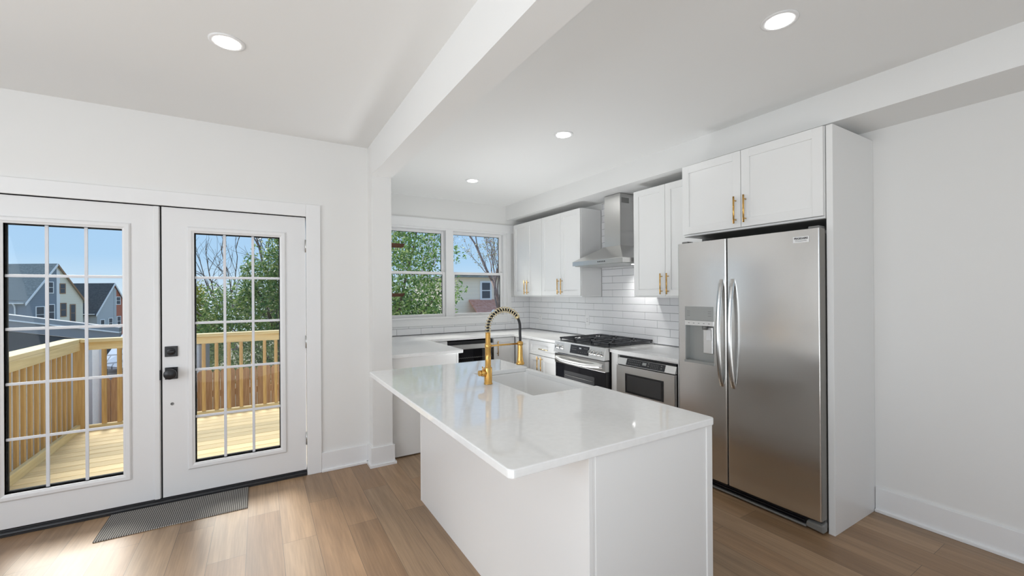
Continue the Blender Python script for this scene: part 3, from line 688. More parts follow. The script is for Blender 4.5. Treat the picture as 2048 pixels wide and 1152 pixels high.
B((2.868, dyA+.035, .985), (2.884, dyA+.115, 1.185)).build('paddle', 'steelbright', rcs, bevel=.006)
MB().lathe((2.855, dyA+.09, 1.165), [(.018, 0), (.022, .03)], 18).build('spout', 'plastgrey', rcs)
B((2.863, dyA+.045, 1.085), (2.868, dyA+.085, 1.165)).build('paddle_pad', 'plate', rcs, bevel=.002)
def fhandle(yc, par):
    loops = []; n_ = 28
    for k in range(n_+1):
        s = k/n_; z = .772+(1.537-.772)*s; bow = .050*(1-(2*s-1)**2)**.7 if 0 < s < 1 else 0
        x = FXF-.004-bow; w = .017-.003*math.sin(math.pi*s); th = .014
        loops.append([(x+th, yc-w, z), (x, yc-w*.8, z), (x-.004, yc, z), (x, yc+w*.8, z), (x+th, yc+w, z)])
    return MB().loft(loops, True, True, False).build('curved_handle', 'chrome', par, bevel=.002)
fhandle(1.812, d1); fhandle(1.728, d2)
# sticker with lettering
st = B((FXF-.0048, 1.250, 1.744), (FXF-.0015, 1.338, 1.780)).build('sticker', 'plate', d2)
for body, size, dz, bold in (('FRIGIDAIRE', .0150, 1.769, .0005), ('counter depth side by side', .0052, 1.754, 0)):
    me = text_mesh(body, size, bold) if 'FRIG' in body else None
    if me is None: continue
    o = bpy.data.objects.new('lettering', me); COL.objects.link(o); me.materials.clear(); me.materials.append(M['black'])
    o.parent = st; ORI[o.name] = ORI[st.name]
    o.matrix_local = Matrix(((0, 0, -1, FXF-.0052-ORI[st.name].x), (-1, 0, 0, 1.294-ORI[st.name].y), (0, 1, 0, dz-ORI[st.name].z), (0, 0, 0, 1)))
mb = MB()
for z in (1.7575, 1.7515): mb.box((FXF-.0052, 1.262, z), (FXF-.0047, 1.326, z+.0018))
mb.build('fine_print', 'plastgrey', st)
mb = MB()
mb.box((2.87, 1.21, .02), (2.90, 2.17, .078))
for z in (.028, .045, .062): mb.box((2.856, 1.30, z), (2.872, 2.12, z+.006))
mb.build('base_grille', 'black', t)
MB().hexa([(2.846, 1.193, .012), (2.90, 1.193, .012), (2.90, 1.30, .012), (2.862, 1.30, .012)], [(2.842, 1.193, .058), (2.90, 1.193, .072), (2.90, 1.275, .072), (2.855, 1.29, .05)]).build('foot_cover', 'plastgrey', t, bevel=.008)
MB().box((2.853, 1.29, .010), (2.875, 2.13, .024)).build('grille_lip', 'plastgrey', t, bevel=.004)
for y_ in (1.25, 2.12): MB().cyl((2.92, y_, 0), (2.92, y_, .03), .015).build('foot', 'black', t)
for a_, b_ in ((1.21, 1.27), (2.11, 2.16)): B((2.86, a_, 1.8235), (2.93, b_, 1.84)).build('hinge_cover', 'plastgrey', t, bevel=.003)

# ------------------------------------------------------------------ floor mat
m_ = node_mat('woven_mat', (.2, .19, .18), .95, spec=.1)
_tc = N(m_, 'ShaderNodeTexCoord'); _wv = N(m_, 'ShaderNodeTexWave'); _wv2 = N(m_, 'ShaderNodeTexWave'); _rp = N(m_, 'ShaderNodeValToRGB'); _mx = N(m_, 'ShaderNodeMath')
_wv.inputs['Scale'].default_value = 28; _wv2.inputs['Scale'].default_value = 36; _wv2.bands_direction = 'Y'; _mx.operation = 'MULTIPLY'
L(m_, _tc.outputs['Object'], _wv.inputs[0]); L(m_, _tc.outputs['Object'], _wv2.inputs[0]); L(m_, _wv.outputs['Fac'], _mx.inputs[0]); L(m_, _wv2.outputs['Fac'], _mx.inputs[1])
L(m_, _mx.outputs[0], _rp.inputs[0]); _rp.color_ramp.elements[0].position = .15; _rp.color_ramp.elements[0].color = (.075, .07, .068, 1); _rp.color_ramp.elements[1].position = .6; _rp.color_ramp.elements[1].color = (.52, .50, .46, 1)
L(m_, _rp.outputs[0], m_.node_tree.nodes['Principled BSDF'].inputs['Base Color'])
tag(MB().box((-.845, 3.385, .0005), (-.075, 3.742, .008)).build('door_mat', m_, bevel=.002), 'grey woven door mat on the floor at the french doors', 'mat')

# ------------------------------------------------------------------ ceiling lights
spots = [(-.131, 2.52, 'recessed ceiling light above the french doors, left of the beam'), (2.078, 1.035, 'recessed ceiling light nearest the refrigerator top, large in view'),
         (2.081, 2.659, 'recessed ceiling light in the middle of the kitchen row'), (2.047, 4.254, 'recessed ceiling light closest to the kitchen window')]
for i, (x, y, lab) in enumerate(spots):
    t = thing('recessed_light', (x, y, CZ-.006), lab, 'light', 'recessed ceiling downlights')
    MB().lathe((x, y, CZ), [(.078, 0), (.078, -.003), (.072, -.006), (.056, -.006), (.054, -.002)], 40).build('trim_ring', 'plate', t)
    MB().lathe((x, y, CZ), [(.054, -.0065), (.054, -.0075), (.001, -.0078)], 36).build('lens', 'lamp', t)
LAMPS = [(x, y) for x, y, _ in spots]+[(-.131, .2), (-1.9, 2.52), (-1.9, .2), (2.078, -.9), (0, -2.2), (2.0, -2.5)]  # appended positions are unseen downlights added to brighten the room
for x, y in LAMPS: light('downlight', 'AREA', (x, y, CZ-.012), 1.2 if (x > 1.5 and y > 2) else .6, (1, .985, .96), .11, direction=(0, 0, -1))

# ------------------------------------------------------------------ outside: deck and railings
DZ = -.06
mb = MB(); y = YD+.17
while y < 6.53: mb.box((-1.76, y, DZ-.03), (.80, min(y+.1365, 6.56), DZ)); y += .1445
struct(mb.build('floor_deck', 'deck', bevel=.004), 'pale treated pine deck boards outside the french doors')
def rail_x(y, x0, x1, label):
    t = thing('deck_railing', ((x0+x1)/2, y, DZ), label, 'railing')
    B((x0-.035, y-.07, .930), (x1, y+.07, .968)).build('top_rail', 'pine_x', t, bevel=.004)
    B((x0-.011, y-.019, .842), (x1, y+.019, .930)).build('upper_crossrail', 'pine_x', t, bevel=.003)
    B((x0-.011, y-.019, DZ+.02), (x1, y+.019, DZ+.06)).box((x0-.011, y-.032, DZ-.03), (x1, y-.02, DZ+.055)).build('bottom_rail', 'pine_x', t, bevel=.003)
    B((x0-.10, y-.045, DZ-.3), (x0-.012, y+.045, .930)).build('post', 'pine_z', t, bevel=.003)
    x = x0+.145
    first = None
    while x < x1-.03:
        if first is None: first = B((x-.019, y-.019+.0, DZ+.06), (x+.019, y+.019, .842)).build('baluster', 'pine_z', t, bevel=.002); fx = x
        else:
            c = first.copy(); COL.objects.link(c); c.parent = t; c.location = (x-fx, 0, 0)
        x += .131
    return t
def rail_y(x, y0, y1, label):
    t = thing('deck_railing', (x, (y0+y1)/2, DZ), label, 'railing')
    B((x-.16, y0, .932), (x, y1+.07, .970)).build('top_rail', 'pine_y', t, bevel=.004)
    B((x-.038, y0, .842), (x, y1-.05, .932)).build('upper_crossrail', 'pine_y', t, bevel=.003)
    B((x-.038, y0, DZ+.0), (x, y1-.05, DZ+.085)).build('bottom_rail', 'pine_y', t, bevel=.003)
    y = y0+.08; first = None
    while y < y1-.06:
        if first is None: first = B((x-.062, y-.018, DZ-.05), (x-.0385, y+.018, .932)).build('baluster', 'pine_z', t, bevel=.002); fy = y
        else:
            c = first.copy(); COL.objects.link(c); c.parent = t; c.location = (0, y-fy, 0)
        y += .128
    return t
rail_x(6.50, -1.66+.0, .81, 'treated pine railing across the far end of the deck')
rail_y(-1.70, YD+.17, 6.50, 'treated pine railing along the left side of the deck')

# fence
def fence(x0, x1, y, ztop, zb, label):
    t = thing('wooden_fence', ((x0+x1)/2, y, zb), label, 'fence')
    mb = MB(); x = x0; random.seed(5)
    while x < x1:
        w = .088; dz = random.uniform(-.012, .012); z = ztop+dz
        mb.loft([[(x, yy, zb), (x+w, yy, zb), (x+w, yy, z-.03), (x+w-.02, yy, z), (x+.02, yy, z), (x, yy, z-.03)] for yy in (y, y+.016)]); x += w+.005
    mb.build('picket', 'cedar', t)
    MB().box((x0, y+.016, zb+.4), (x1, y+.055, zb+.49)).box((x0, y+.016, ztop-.4), (x1, y+.055, ztop-.31)).build('crossrail', 'cedar', t)
fence(-1.80, 2.6, 7.6, .345, -1.6, 'reddish cedar dog-ear picket fence beyond the deck')

# ground
gm = node_mat('pale_ground', (.09, .13, .04), .95, spec=.1); vary(gm, (.24, .22, .14), (.38, .34, .25), nscale=3)  # lightened so the unseen ground bounces sunlight onto the house fronts
mb = MB(); ny, nx = 20, 20
def gz(x, y):
    d = math.hypot(x, y); return -1.6-6.5*max(0, min(1, (d-16)/45))
gv = [[mb.bm.verts.new((-140+280*i/nx, 3.2+(130*j/ny if j else 0), gz(-140+280*i/nx, 3.2+130*j/ny))) for i in range(nx+1)] for j in range(ny+1)]
for j in range(ny):
    for i in range(nx): mb.bm.faces.new((gv[j][i], gv[j][i+1], gv[j+1][i+1], gv[j+1][i]))
struct(mb.build('ground_outside', gm, origin=(0, 0, 0)), 'pale ground outside below the deck')

# ------------------------------------------------------------------ buildings outside
def siding(name, c, pitch=.115, dark=.72):
    m = node_mat(name, c, .6, spec=.2)
    tc = N(m, 'ShaderNodeTexCoord'); sx = N(m, 'ShaderNodeSeparateXYZ'); md = N(m, 'ShaderNodeMath'); md.operation = 'MODULO'; dv = N(m, 'ShaderNodeMath'); dv.operation = 'DIVIDE'
    ad = N(m, 'ShaderNodeMath'); ad.operation = 'ADD'; ad.inputs[1].default_value = 100
    rp = N(m, 'ShaderNodeValToRGB'); bp = N(m, 'ShaderNodeBump'); bp.inputs['Distance'].default_value = .02; bp.inputs['Strength'].default_value = .8
    L(m, tc.outputs['Object'], sx.inputs[0]); L(m, sx.outputs[2], ad.inputs[0]); L(m, ad.outputs[0], md.inputs[0]); md.inputs[1].default_value = pitch
    L(m, md.outputs[0], dv.inputs[0]); dv.inputs[1].default_value = pitch; L(m, dv.outputs[0], rp.inputs[0])
    rp.color_ramp.elements[0].position = .0; rp.color_ramp.elements[0].color = (c[0]*dark, c[1]*dark, c[2]*dark, 1); rp.color_ramp.elements[1].position = .16; rp.color_ramp.elements[1].color = (*c, 1)
    L(m, rp.outputs[0], m.node_tree.nodes['Principled BSDF'].inputs['Base Color']); return m
def shingle(name, c1, c2, s=3.0):
    m = node_mat(name, c1, .9, spec=.1); vary(m, c1, c2, (1, 1, 3), s, 6, .3, .7); return m
M['sid_grey'] = siding('blue_grey_siding', (.27, .31, .36), .28, .6); M['sid_cream'] = siding('cream_siding', (.90, .83, .68), .30, .75)
M['sid_pale'] = siding('pale_blue_siding', (.55, .58, .60), .28, .7); M['brick'] = siding('red_brick', (.55, .20, .13), .2, .8)
M['roofgrey'] = shingle('grey_shingle', (.22, .235, .22), (.38, .385, .36)); M['roofdark'] = shingle('charcoal_shingle', (.08, .085, .085), (.15, .15, .15))
M['roofbrown'] = shingle('red_brown_shingle', (.62, .26, .17), (.78, .42, .32), 6)
M['winwhite'] = node_mat('white_window_frame', (.88, .88, .88), .5); M['pane'] = node_mat('dark_pane', (.06, .07, .09), .1); M['winbrown'] = node_mat('brown_window_frame', (.36, .21, .12), .6)
UU = Vector((math.cos(YAW), -math.sin(YAW), 0)); VV = Vector((math.sin(YAW), math.cos(YAW), 0))
def house_T(u, v, z): p = UU*u+VV*v; return (p.x, p.y, z+CAM_H)
def twin_house(ug, v0, v1, eave, peak, base, uleft, colA, colB, roof, label, winsA, winsB, brownwin=False):
    vm = (v0+v1)/2; T_ = house_T
    t = thing('twin_house', T_(ug, vm, base), label, 'house')
    def quadpoly(pts, th): # extrude toward -u
        return MB().loft([[T_(ug, v, z) for v, z in pts], [T_(ug-th, v, z) for v, z in pts]])
    hA = quadpoly([(v0, base), (vm, base), (vm, peak), (v0, eave)], .3).build('gable_wall', colA, t)
    hB = quadpoly([(vm, base), (v1, base), (v1, eave), (vm, peak)], .3).build('gable_wall', colB, t)
    MB().hexa([T_(uleft, v0, base), T_(ug-.3, v0, base), T_(ug-.3, v0+.3, base), T_(uleft, v0+.3, base)], [T_(uleft, v0, eave), T_(ug-.3, v0, eave), T_(ug-.3, v0+.3, eave), T_(uleft, v0+.3, eave)]).build('side_wall', colA, t)
    ov = .35; sl_ = (peak-eave)/(vm-v0); th = .18
    mb = MB()
    for sgn in (-1, 1):
        ve = vm+sgn*(vm-v0+.4); ze = peak-sl_*(vm-v0+.4)
        mb.loft([[T_(u, vm, peak+.02), T_(u, ve, ze+.02), T_(u, ve, ze+.02+th), T_(u, vm, peak+.02+th)] for u in (ug+ov-.12, uleft)])
    mb.build('roof', roof, t)
    for sgn in (-1, 1):
        mb = MB()
        ve = vm+sgn*(vm-v0+.4); ze = peak-sl_*(vm-v0+.4)
        mb.loft([[T_(u, vm, peak-.16), T_(u, ve, ze-.16), T_(u, ve, ze+.03+th), T_(u, vm, peak+.03+th)] for u in (ug+ov-.12, ug+ov)])
        mb.build('bargeboard', 'winbrown' if (brownwin and sgn > 0) else 'winwhite', t)
    MB().hexa([T_(ug, vm, base), T_(ug+.05, vm, base), T_(ug+.05, vm+.5, base), T_(ug, vm+.5, base)], [T_(ug, vm, peak-.5), T_(ug+.05, vm, peak-.5), T_(ug+.05, vm+.5, peak-1.1), T_(ug, vm+.5, peak-1.1)]).build('corner_board', 'winwhite' if brownwin else colA, t)
    mb = MB().hexa([T_(uleft, v0-.55, eave-.42), T_(ug, v0-.55, eave-.42), T_(ug, v0-.40, eave-.42), T_(uleft, v0-.40, eave-.42)], [T_(uleft, v0-.55, eave-.25), T_(ug, v0-.55, eave-.25), T_(ug, v0-.40, eave-.25), T_(uleft, v0-.40, eave-.25)])
    mb.tube([T_(ug-1.6, v0-.45, eave-.4), T_(ug-1.6, v0-.2, eave-.8), T_(ug-1.6, v0-.15, eave-1.2), T_(ug-1.6, v0-.15, base)], .11, 8)
    mb.build('gutter', 'winwhite', t)
    for wall, ws, fm in ((hA, winsA, 'winwhite'), (hB, winsB, 'winbrown' if brownwin else 'winwhite')):
        for (v, z, w, h) in ws:
            fr = MB().hexa([T_(ug, v-w/2, z-h/2), T_(ug+.08, v-w/2, z-h/2), T_(ug+.08, v+w/2, z-h/2), T_(ug, v+w/2, z-h/2)], [T_(ug, v-w/2, z+h/2), T_(ug+.08, v-w/2, z+h/2), T_(ug+.08, v+w/2, z+h/2), T_(ug, v+w/2, z+h/2)]).build('window_frame', fm, wall)
            mb = MB(); b_ = .13
            for z0_, z1_ in ((z-h/2+b_, z-.04), (z+.04, z+h/2-b_)):
                mb.hexa([T_(ug+.081, v-w/2+b_, z0_), T_(ug+.09, v-w/2+b_, z0_), T_(ug+.09, v+w/2-b_, z0_), T_(ug+.081, v+w/2-b_, z0_)], [T_(ug+.081, v-w/2+b_, z1_), T_(ug+.09, v-w/2+b_, z1_), T_(ug+.09, v+w/2-b_, z1_), T_(ug+.081, v+w/2-b_, z1_)])
            mb.build('pane', 'pane', wall)
    return t
twin_house(-73.9, 64.2, 72.6, -.75, 5.05, -9.0, -90, 'sid_grey', 'sid_cream', 'roofgrey', 'twin gabled house, half blue-grey and half cream siding, left of the deck',
           [(66.0, -2.9, 1.3, 2.6), (67.45, 1.35, 1.0, 1.9), (67.5, -2.6, 1.2, 2.6)], [(69.3, 1.2, .95, 1.7), (69.4, -2.3, 1.0, 2.3), (70.9, -2.9, .9, 3.0)], True)
twin_house(-76.8, 78, 84.6, -3.1, 2.2, -9.5, -95, 'sid_pale', 'brick', 'roofdark', 'farther twin gabled house, half pale blue and half red brick',
           [(79.0, -5.4, .9, 1.9), (80.6, -5.2, .9, 1.9)], [(82.2, -1.0, 1.0, 1.6), (82.3, -5.0, .9, 2.0), (83.8, -5.2, .8, 2.2)])
# power line to the grey house
p0 = Vector(house_T(-52, 39, 2.2)); p1 = Vector(house_T(-73.5, 63.9, -.6))
pts = [p0.lerp(p1, k/12)+Vector((0, 0, -1.0*math.sin(math.pi*k/12))) for k in range(13)]
tag(MB().tube(pts, .035, 5).build('utility_wire', 'black'), 'dark utility wire sagging to the blue-grey house corner', 'wire')

# neighbouring flat-roofed garage with grey parapet
GY = 10.2; g = GY/9
def gp(x, z): return (x*g, CAM_H+(z-CAM_H)*g)
M['capgrey'] = node_mat('grey_metal_fascia', (.30, .32, .34), .7, 0); M['garwall'] = node_mat('dark_block_wall', (.075, .08, .085), .8); noise_bump(M['garwall'], nscale=12, strength=.3)
M['fascia'] = node_mat('mid_grey_membrane', (.27, .28, .30), .6)
t = thing('flat_roof_garage', (-5.2, GY+1, -1.6), 'low dark grey flat-roofed garage with sloping parapet beyond the deck', 'garage')
xa, za_ = gp(-6.0, 1.202+.204*2.8); xb, zb_ = gp(-1.91, .939)
def strip(name, m, d0, d1, y0, y1): return MB().hexa([(xa, y0, za_-d1), (xb, y0, zb_-d1), (xb, y1, zb_-d1), (xa, y1, za_-d1)], [(xa, y0, za_-d0), (xb, y0, zb_-d0), (xb, y1, zb_-d0), (xa, y1, za_-d0)]).build(name, m, t)
strip('parapet_cap', 'capgrey', 0, .075, GY-.05, GY+.12)
strip('drip_edge', 'winwhite', .076, .098, GY-.06, GY+.1)
strip('fascia', 'fascia', .099, .27, GY-.02, GY+.1)
MB().hexa([(xa, GY, -1.6), (xb-.1, GY, -1.6), (xb-.1, GY+.8, -1.6), (xa, GY+.8, -1.6)], [(xa, GY, za_-.27), (xb-.1, GY, zb_-.27), (xb-.1, GY+.8, zb_-.27), (xa, GY+.8, za_-.27)]).build('garage_wall', 'garwall', t)
# white stucco chimney stub
sm = node_mat('white_stucco', (.85, .86, .87), .9); noise_bump(sm, nscale=60, strength=.8, dist=.01)
tag(MB().box((-2.04, 8.0, -1.6), (-1.915, 8.2, .80)).build('stucco_pillar', sm, bevel=.01), 'rough white stucco pillar behind the deck corner post', 'pillar')
tag(MB().box((-2.06, 3.95, -1.6), (-1.96, 7.9, .84)).build('garden_partition', sm, bevel=.01), 'white stucco wall just outside the left deck railing, glimpsed between balusters', 'partition')
# shed with pale shingle roof
lm_ = node_mat('pale_blue_shingle', (.42, .48, .55), .8)
_tc = N(lm_, 'ShaderNodeTexCoord'); _bk = N(lm_, 'ShaderNodeTexBrick'); _mp = N(lm_, 'ShaderNodeMapping'); _mp.inputs['Rotation'].default_value = (math.radians(90), 0, 0); _mp.inputs['Scale'].default_value = (1, 1, 1)
_bk.inputs['Scale'].default_value = 1; _bk.inputs['Brick Width'].default_value = .16; _bk.inputs['Row Height'].default_value = .09; _bk.inputs['Mortar Size'].default_value = .008
_bk.inputs['Color1'].default_value = (.46, .52, .60, 1); _bk.inputs['Color2'].default_value = (.38, .44, .52, 1); _bk.inputs['Mortar'].default_value = (.16, .19, .23, 1)
L(lm_, _tc.outputs['Object'], _mp.inputs[0]); L(lm_, _mp.outputs[0], _bk.inputs[0]); L(lm_, _bk.outputs[0], lm_.node_tree.nodes['Principled BSDF'].inputs['Base Color'])
t = thing('garden_shed', (-1.5, 8.9, -1.6), 'small shed with pale blue shingled roof behind the cedar fence', 'shed')
MB().hexa([(-1.95, 8.15, .42), (-1.42, 8.15, .30), (-1.42, 9.6, .85), (-1.95, 9.6, .85)], [(-1.95, 8.15, .46), (-1.42, 8.15, .34), (-1.42, 9.6, .89), (-1.95, 9.6, .89)]).build('roof', lm_, t)
MB().hexa([(-1.90, 8.3, -1.6), (-1.46, 8.3, -1.6), (-1.46, 9.5, -1.6), (-1.90, 9.5, -1.6)], [(-1.90, 8.3, .46), (-1.46, 8.3, .36), (-1.46, 9.5, .80), (-1.90, 9.5, .80)]).build('shed_wall', 'sid_grey', t)
# little blue-white utility shed
t = thing('utility_shed', (-1.05, 8.6, -1.6), 'pale blue sided utility shed with dark corner trim beyond the fence', 'shed')
us = siding('ice_blue_siding', (.62, .72, .80), .10, .8)
B((-1.32, 8.3, -1.6), (-.80, 8.9, .70)).build('shed_wall', us, t)
B((-.815, 8.28, -1.6), (-.735, 8.9, .70)).box((-1.33, 8.28, .66), (-.73, 8.92, .74)).build('corner_trim', 'fascia', t)

# cream house seen through the right window pane
t = thing('cream_house', (11.6, 23.5, -2.5), 'cream house with white window and red-brown porch roof beyond the kitchen', 'house')
cw = siding('light_cream_siding', (.97, .84, .68), .22, .88)
B((9.4, 22, -2.6), (16, 29, 2.35)).build('house_wall', cw, t)
B((9.2, 21.7, 2.35), (16.3, 29.3, 2.47)).build('roof', 'roofgrey', t)
f_ = B((11.0, 21.92, 1.05), (11.75, 22.0, 2.15)).build('window', 'winwhite', t)
B((11.12, 21.90, 1.15), (11.63, 21.92, 1.57)).box((11.12, 21.90, 1.63), (11.63, 21.92, 2.05)).build('pane', 'pane', f_)
MB().loft([[(x0, 20.2, .0+dz), (x1, 20.2, .0+dz), (x1-.1, 22.0, 1.0+dz), (x0+.1, 22.0, 1.0+dz)] for x0, x1, dz in ((10.2, 13.4, 0), (10.2, 13.4, .08))]).build('porch_roof', 'roofbrown', t)
MB().loft([[(10.2, y_, -.1), (11.6, y_, -.1), (10.9, y_, .55)] for y_ in (19.9, 20.2)]).build('porch_gable', 'winwhite', t)
B((10.3, 20.3, -2.6), (13.3, 22, 0)).build('porch_wall', 'winwhite', t)
# brown beams outside the left pane
for z0_, z1_, lab in ((2.062, 2.118, 'dark brown wooden beam end outside the upper left kitchen sash'), (1.405, 1.455, 'dark brown wooden beam end outside the lower left kitchen sash')):
    tag(MB().hexa([(1.15, 5.57, z0_), (1.655, 5.57, z0_+.006), (1.655, 5.66, z0_+.006), (1.15, 5.66, z0_)], [(1.15, 5.57, z1_), (1.675, 5.57, z1_), (1.675, 5.66, z1_), (1.15, 5.66, z1_)]).build('wooden_beam', 'brownwood', bevel=.003), lab, 'beam')

# ------------------------------------------------------------------ trees
def leaf_mat(name, c1, c2, c3):
    m = bpy.data.materials.new(name); m.use_nodes = True; t = m.node_tree; t.nodes.clear()
    o = t.nodes.new('ShaderNodeOutputMaterial'); mx = t.nodes.new('ShaderNodeMixShader'); df = t.nodes.new('ShaderNodeBsdfPrincipled'); tr = t.nodes.new('ShaderNodeBsdfTranslucent')
    g = t.nodes.new('ShaderNodeNewGeometry'); rp = t.nodes.new('ShaderNodeValToRGB'); e = rp.color_ramp.elements
    e[0].color = (*c1, 1); e[1].color = (*c3, 1); e.new(.55).color = (*c2, 1)
    df.inputs['Roughness'].default_value = .35
    t.links.new(g.outputs['Random Per Island'], rp.inputs[0]); t.links.new(rp.outputs[0], df.inputs['Base Color']); t.links.new(rp.outputs[0], tr.inputs[0])
    mx.inputs[0].default_value = .35; t.links.new(df.outputs[0], mx.inputs[1]); t.links.new(tr.outputs[0], mx.inputs[2]); t.links.new(mx.outputs[0], o.inputs[0]); return m
LM = {'holly': leaf_mat('holly_leaves', (.07, .15, .04), (.20, .36, .08), (.62, .70, .30)),
      'ivy': leaf_mat('ivy_leaves', (.07, .15, .04), (.20, .32, .08), (.52, .56, .24)),
      'dark': leaf_mat('dark_leaves', (.035, .07, .02), (.07, .13, .035), (.14, .22, .06)),
      'yellow': leaf_mat('yellow_green_leaves', (.20, .22, .02), (.34, .36, .04), (.50, .48, .10)),
      'bud': leaf_mat('spring_buds', (.28, .30, .10), (.40, .36, .18), (.50, .30, .25)),
      'far': leaf_mat('far_leaves', (.10, .12, .05), (.16, .17, .08), (.22, .20, .12))}
M['bark'] = node_mat('grey_brown_bark', (.17, .13, .10), .9); vary(M['bark'], (.10, .075, .06), (.26, .20, .16), (1, 1, .3), 20)
M['barkpink'] = node_mat('pinkish_bark', (.30, .21, .18), .9); vary(M['barkpink'], (.20, .13, .11), (.42, .31, .27), (1, 1, .3), 20)
def leaves(blobs, n, size, seed, shell=.45):
    rng = np.random.default_rng(seed); vol = np.array([b[3]*b[4]*b[5] for b in blobs])**.8; cnt = (vol/vol.sum()*n).astype(int); P = []
    for (x, y, z, rx, ry, rz), c in zip(blobs, cnt):
        d = rng.normal(size=(c, 3)); d /= np.linalg.norm(d, axis=1)[:, None]; r = (shell+(1-shell)*rng.random(c))**.7
        # lumpy surface
        lump = 1+.16*np.sin(d[:, 0]*7+x)*np.sin(d[:, 1]*6+y)+.12*np.sin(d[:, 2]*9+z)
        P.append(np.array([x, y, z])+d*(r*lump)[:, None]*np.array([rx, ry, rz]))
    P = np.concatenate(P); c = len(P)
    a = rng.normal(size=(c, 3)); a /= np.linalg.norm(a, axis=1)[:, None]; b = np.cross(a, rng.normal(size=(c, 3))); b /= np.linalg.norm(b, axis=1)[:, None]
    s = size*(.6+.8*rng.random(c))[:, None]
    V = np.stack([P-a*s, P+b*s*.42, P+a*s, P-b*s*.42], 1).reshape(-1, 3)
    return V, c
def foliage(name, blobs, n, size, seed, mat, parent, shell=.45):
    V, c = leaves(blobs, n, size, seed, shell); V = V-np.array(ORI[parent.name])
    me = bpy.data.meshes.new(name); me.vertices.add(c*4); me.vertices.foreach_set('co', V.ravel().astype('f'))
    me.loops.add(c*4); me.loops.foreach_set('vertex_index', np.arange(c*4, dtype='i')); me.polygons.add(c)
    me.polygons.foreach_set('loop_start', np.arange(0, c*4, 4, dtype='i')); me.update(calc_edges=True); me.validate()
    o = bpy.data.objects.new(name, me); COL.objects.link(o); me.materials.append(mat); o.parent = parent; ORI[o.name] = ORI[parent.name]; return o
def branches(mb, p, d, r, ln, depth, rnd, spread=.5, gnarl=.12, up=.15, tips=None):
    pts = [p.copy()]; n = 6; dd = d.copy()
    for k in range(n):
        dd = (dd+Vector((rnd.gauss(0, gnarl), rnd.gauss(0, gnarl), rnd.gauss(0, gnarl)+up*.1))).normalized(); pts.append(pts[-1]+dd*ln/n)
    mb.tube(pts, [r*(1-.45*k/n) for k in range(n+1)], 7 if depth > 2 else 5)
    if tips is not None and depth <= 1: tips.extend(pts[2:])
    if depth <= 0: return
    for k in range(rnd.choice((3, 4)) if depth > 1 else 4):
        i = rnd.randint(2, n); v = Vector((rnd.gauss(0, 1), rnd.gauss(0, 1), rnd.gauss(0, .7))).normalized()
        nd = (dd+v*spread*rnd.uniform(.8, 1.5)+Vector((0, 0, up))).normalized()
        branches(mb, pts[i], nd, max(r*.5, .004), ln*rnd.uniform(.6, .8), depth-1, rnd, spread, gnarl, up, tips)
def leafy_tree(label, base, blobs, n, size, seed, mat, trunk_r=.12, name='broadleaf_tree', cat='tree', bark='bark'):
    t = thing(name, base, label, cat); foliage('foliage', blobs, n, size, seed, mat, t)
    rnd = random.Random(seed); mb = MB(); b = Vector(base); top = Vector(blobs[0][:3])
    mb.tube([b+(top-b)*k/6+Vector((rnd.gauss(0, .05), rnd.gauss(0, .05), 0)) for k in range(7)], [trunk_r*(1-.1*k) for k in range(7)], 8)
    for bl in blobs[:6]:
        c = Vector(bl[:3]); m0 = b.lerp(top, rnd.uniform(.4, .8))
        mb.tube([m0, m0.lerp(c, .5)+Vector((0, 0, .1)), c, c+(c-m0)*.3], [trunk_r*.4, trunk_r*.3, trunk_r*.2, trunk_r*.08], 6)
    mb.build('trunk', bark, t); return t
def bare_tree(label, base, d, r, ln, depth, seed, bark='bark', spread=.5, buds=0, budsize=.03, name='bare_tree', up=.15):
    t = thing(name, base, label, 'tree'); rnd = random.Random(seed); mb = MB(); tips = []
    branches(mb, Vector(base), Vector(d).normalized(), r, ln, depth, rnd, spread, .10, up, tips); mb.build('branches', bark, t)
    if buds:
        bl = [(p.x, p.y, p.z, .16, .16, .16) for p in tips[::3]]; foliage('spring_leaves', bl, buds, budsize, seed, LM['bud'], t, .1)
    return t
# holly outside the kitchen window (fills the left pane)
leafy_tree('large glossy green holly tree filling the left kitchen window pane', (2.7, 9.6, -1.6),
           [(2.7, 9.8, 1.2, 1.3, 1.0, 2.2), (2.2, 9.4, 2.6, 1.1, 1.0, 1.5), (3.2, 9.8, 2.75, .75, .7, 1.3), (1.9, 9.6, .6, 1.1, 1.0, 1.4), (3.2, 9.5, .3, .95, .9, 1.3), (3.95, 9.9, 1.55, .60, .5, .42), (4.15, 10.0, 2.45, .42, .4, .32), (3.85, 9.9, .95, .42, .4, .5)],
           19000, .042, 11, LM['holly'], .10)
leafy_tree('dark dense evergreen shrub low behind the holly, lower left kitchen pane', (3.4, 12.2, -1.8), [(3.2, 12.2, .1, 1.7, .9, 1.5), (4.3, 12.2, -.2, .8, .7, 1.25)], 15000, .06, 12, LM['dark'], .08, 'evergreen_shrub', 'shrub')
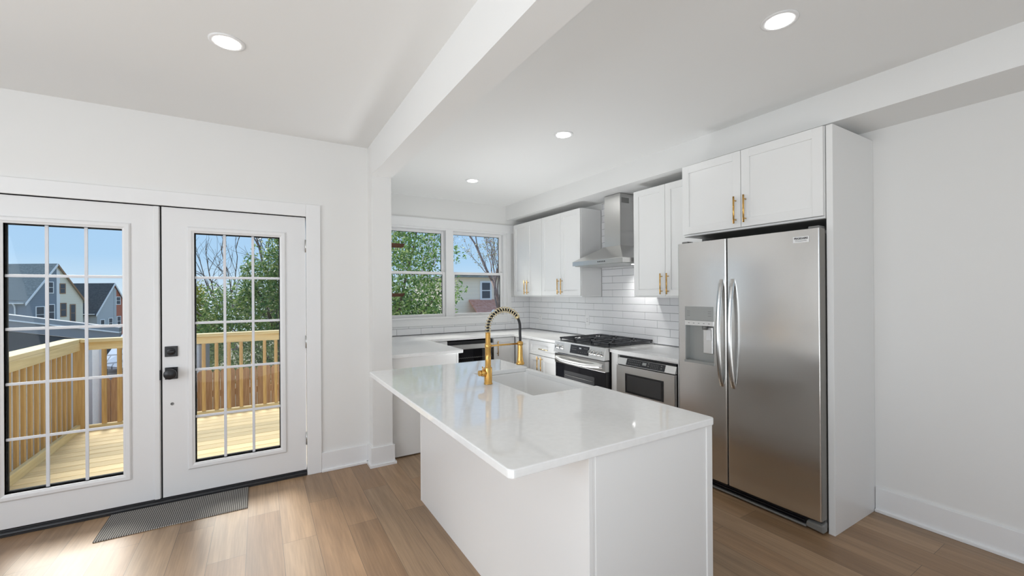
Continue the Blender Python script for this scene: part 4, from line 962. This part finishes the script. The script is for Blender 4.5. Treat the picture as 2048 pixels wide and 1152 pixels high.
# ivy-clad tree seen through the right door leaf
leafy_tree('tall ivy-covered green tree seen through the right door leaf', (.5, 11.2, -1.6),
           [(.35, 11.2, .9, .9, .8, 1.7), (.55, 11.2, 2.2, .50, .5, 1.0), (-.35, 11.3, .5, .8, .6, 1.15), (-.85, 11.4, .75, .34, .4, .95), (-.12, 11.3, 1.75, .30, .4, .50), (.95, 11.2, 1.4, .8, .7, 1.8)],
           25000, .038, 21, LM['ivy'], .10)
leafy_tree('low yellow-green shrub at the left edge of the right door glass', (-1.55, 12.8, -1.6), [(-1.45, 12.8, .75, .45, .5, 1.0), (-1.15, 12.8, .3, .4, .4, .8)], 8000, .04, 31, LM['yellow'], .04, 'flowering_shrub', 'shrub')
bare_tree('leafless grey branched tree behind the ivy, right door leaf', (.1, 25.5, -3.0), (-.02, 0, 1), .19, 4.6, 4, 8, spread=.4)
bare_tree('second leafless tree leaning left with fine twigs', (-.35, 17.4, -2.2), (-.16, 0, 1), .08, 2.9, 4, 15, spread=.45)
bare_tree('pinkish spring tree with slanting trunk in the right kitchen pane', (8.5, 13.5, -1.8), (-.34, 0, 1), .11, 4.0, 4, 45, 'barkpink', .24, 3600, .035, up=.25)
bare_tree('fine-twigged pinkish tree behind the slanting trunk, right kitchen pane', (11.4, 33, -3.2), (.02, 0, 1), .13, 5.8, 5, 52, 'barkpink', .45, 3600, .06)
bare_tree('slender budding tree low in the right kitchen pane', (4.75, 8.1, -1.6), (-.02, 0, 1), .035, 1.75, 3, 77, 'bark', .8, 700, .028)
# distant tree line
random.seed(9)
for k, (u, v, z, r, lab) in enumerate(((-66, 110, -3, 7, 'distant hazy tree crown right of the brick twin house'), (-28, 62, -3.5, 6, 'distant low tree crown behind the bare branches'), (-12, 60, -3, 6.5, 'distant tree crown behind the ivy-covered tree'), (6, 55, -2, 6, 'distant tree crown behind the holly'))):
    b = Vector(house_T(u, v, z-6)); t = thing('distant_tree', b, lab, 'tree')
    foliage('foliage', [(b.x, b.y, b.z+6, r, r, r*.6), (b.x+r*.7, b.y, b.z+5, r*.7, r*.7, r*.5)], 3500, .35, 60+k, LM['far'], t)
    MB().cyl((b.x, b.y, b.z-1), (b.x, b.y, b.z+5), .3, 8).build('trunk', 'bark', t)
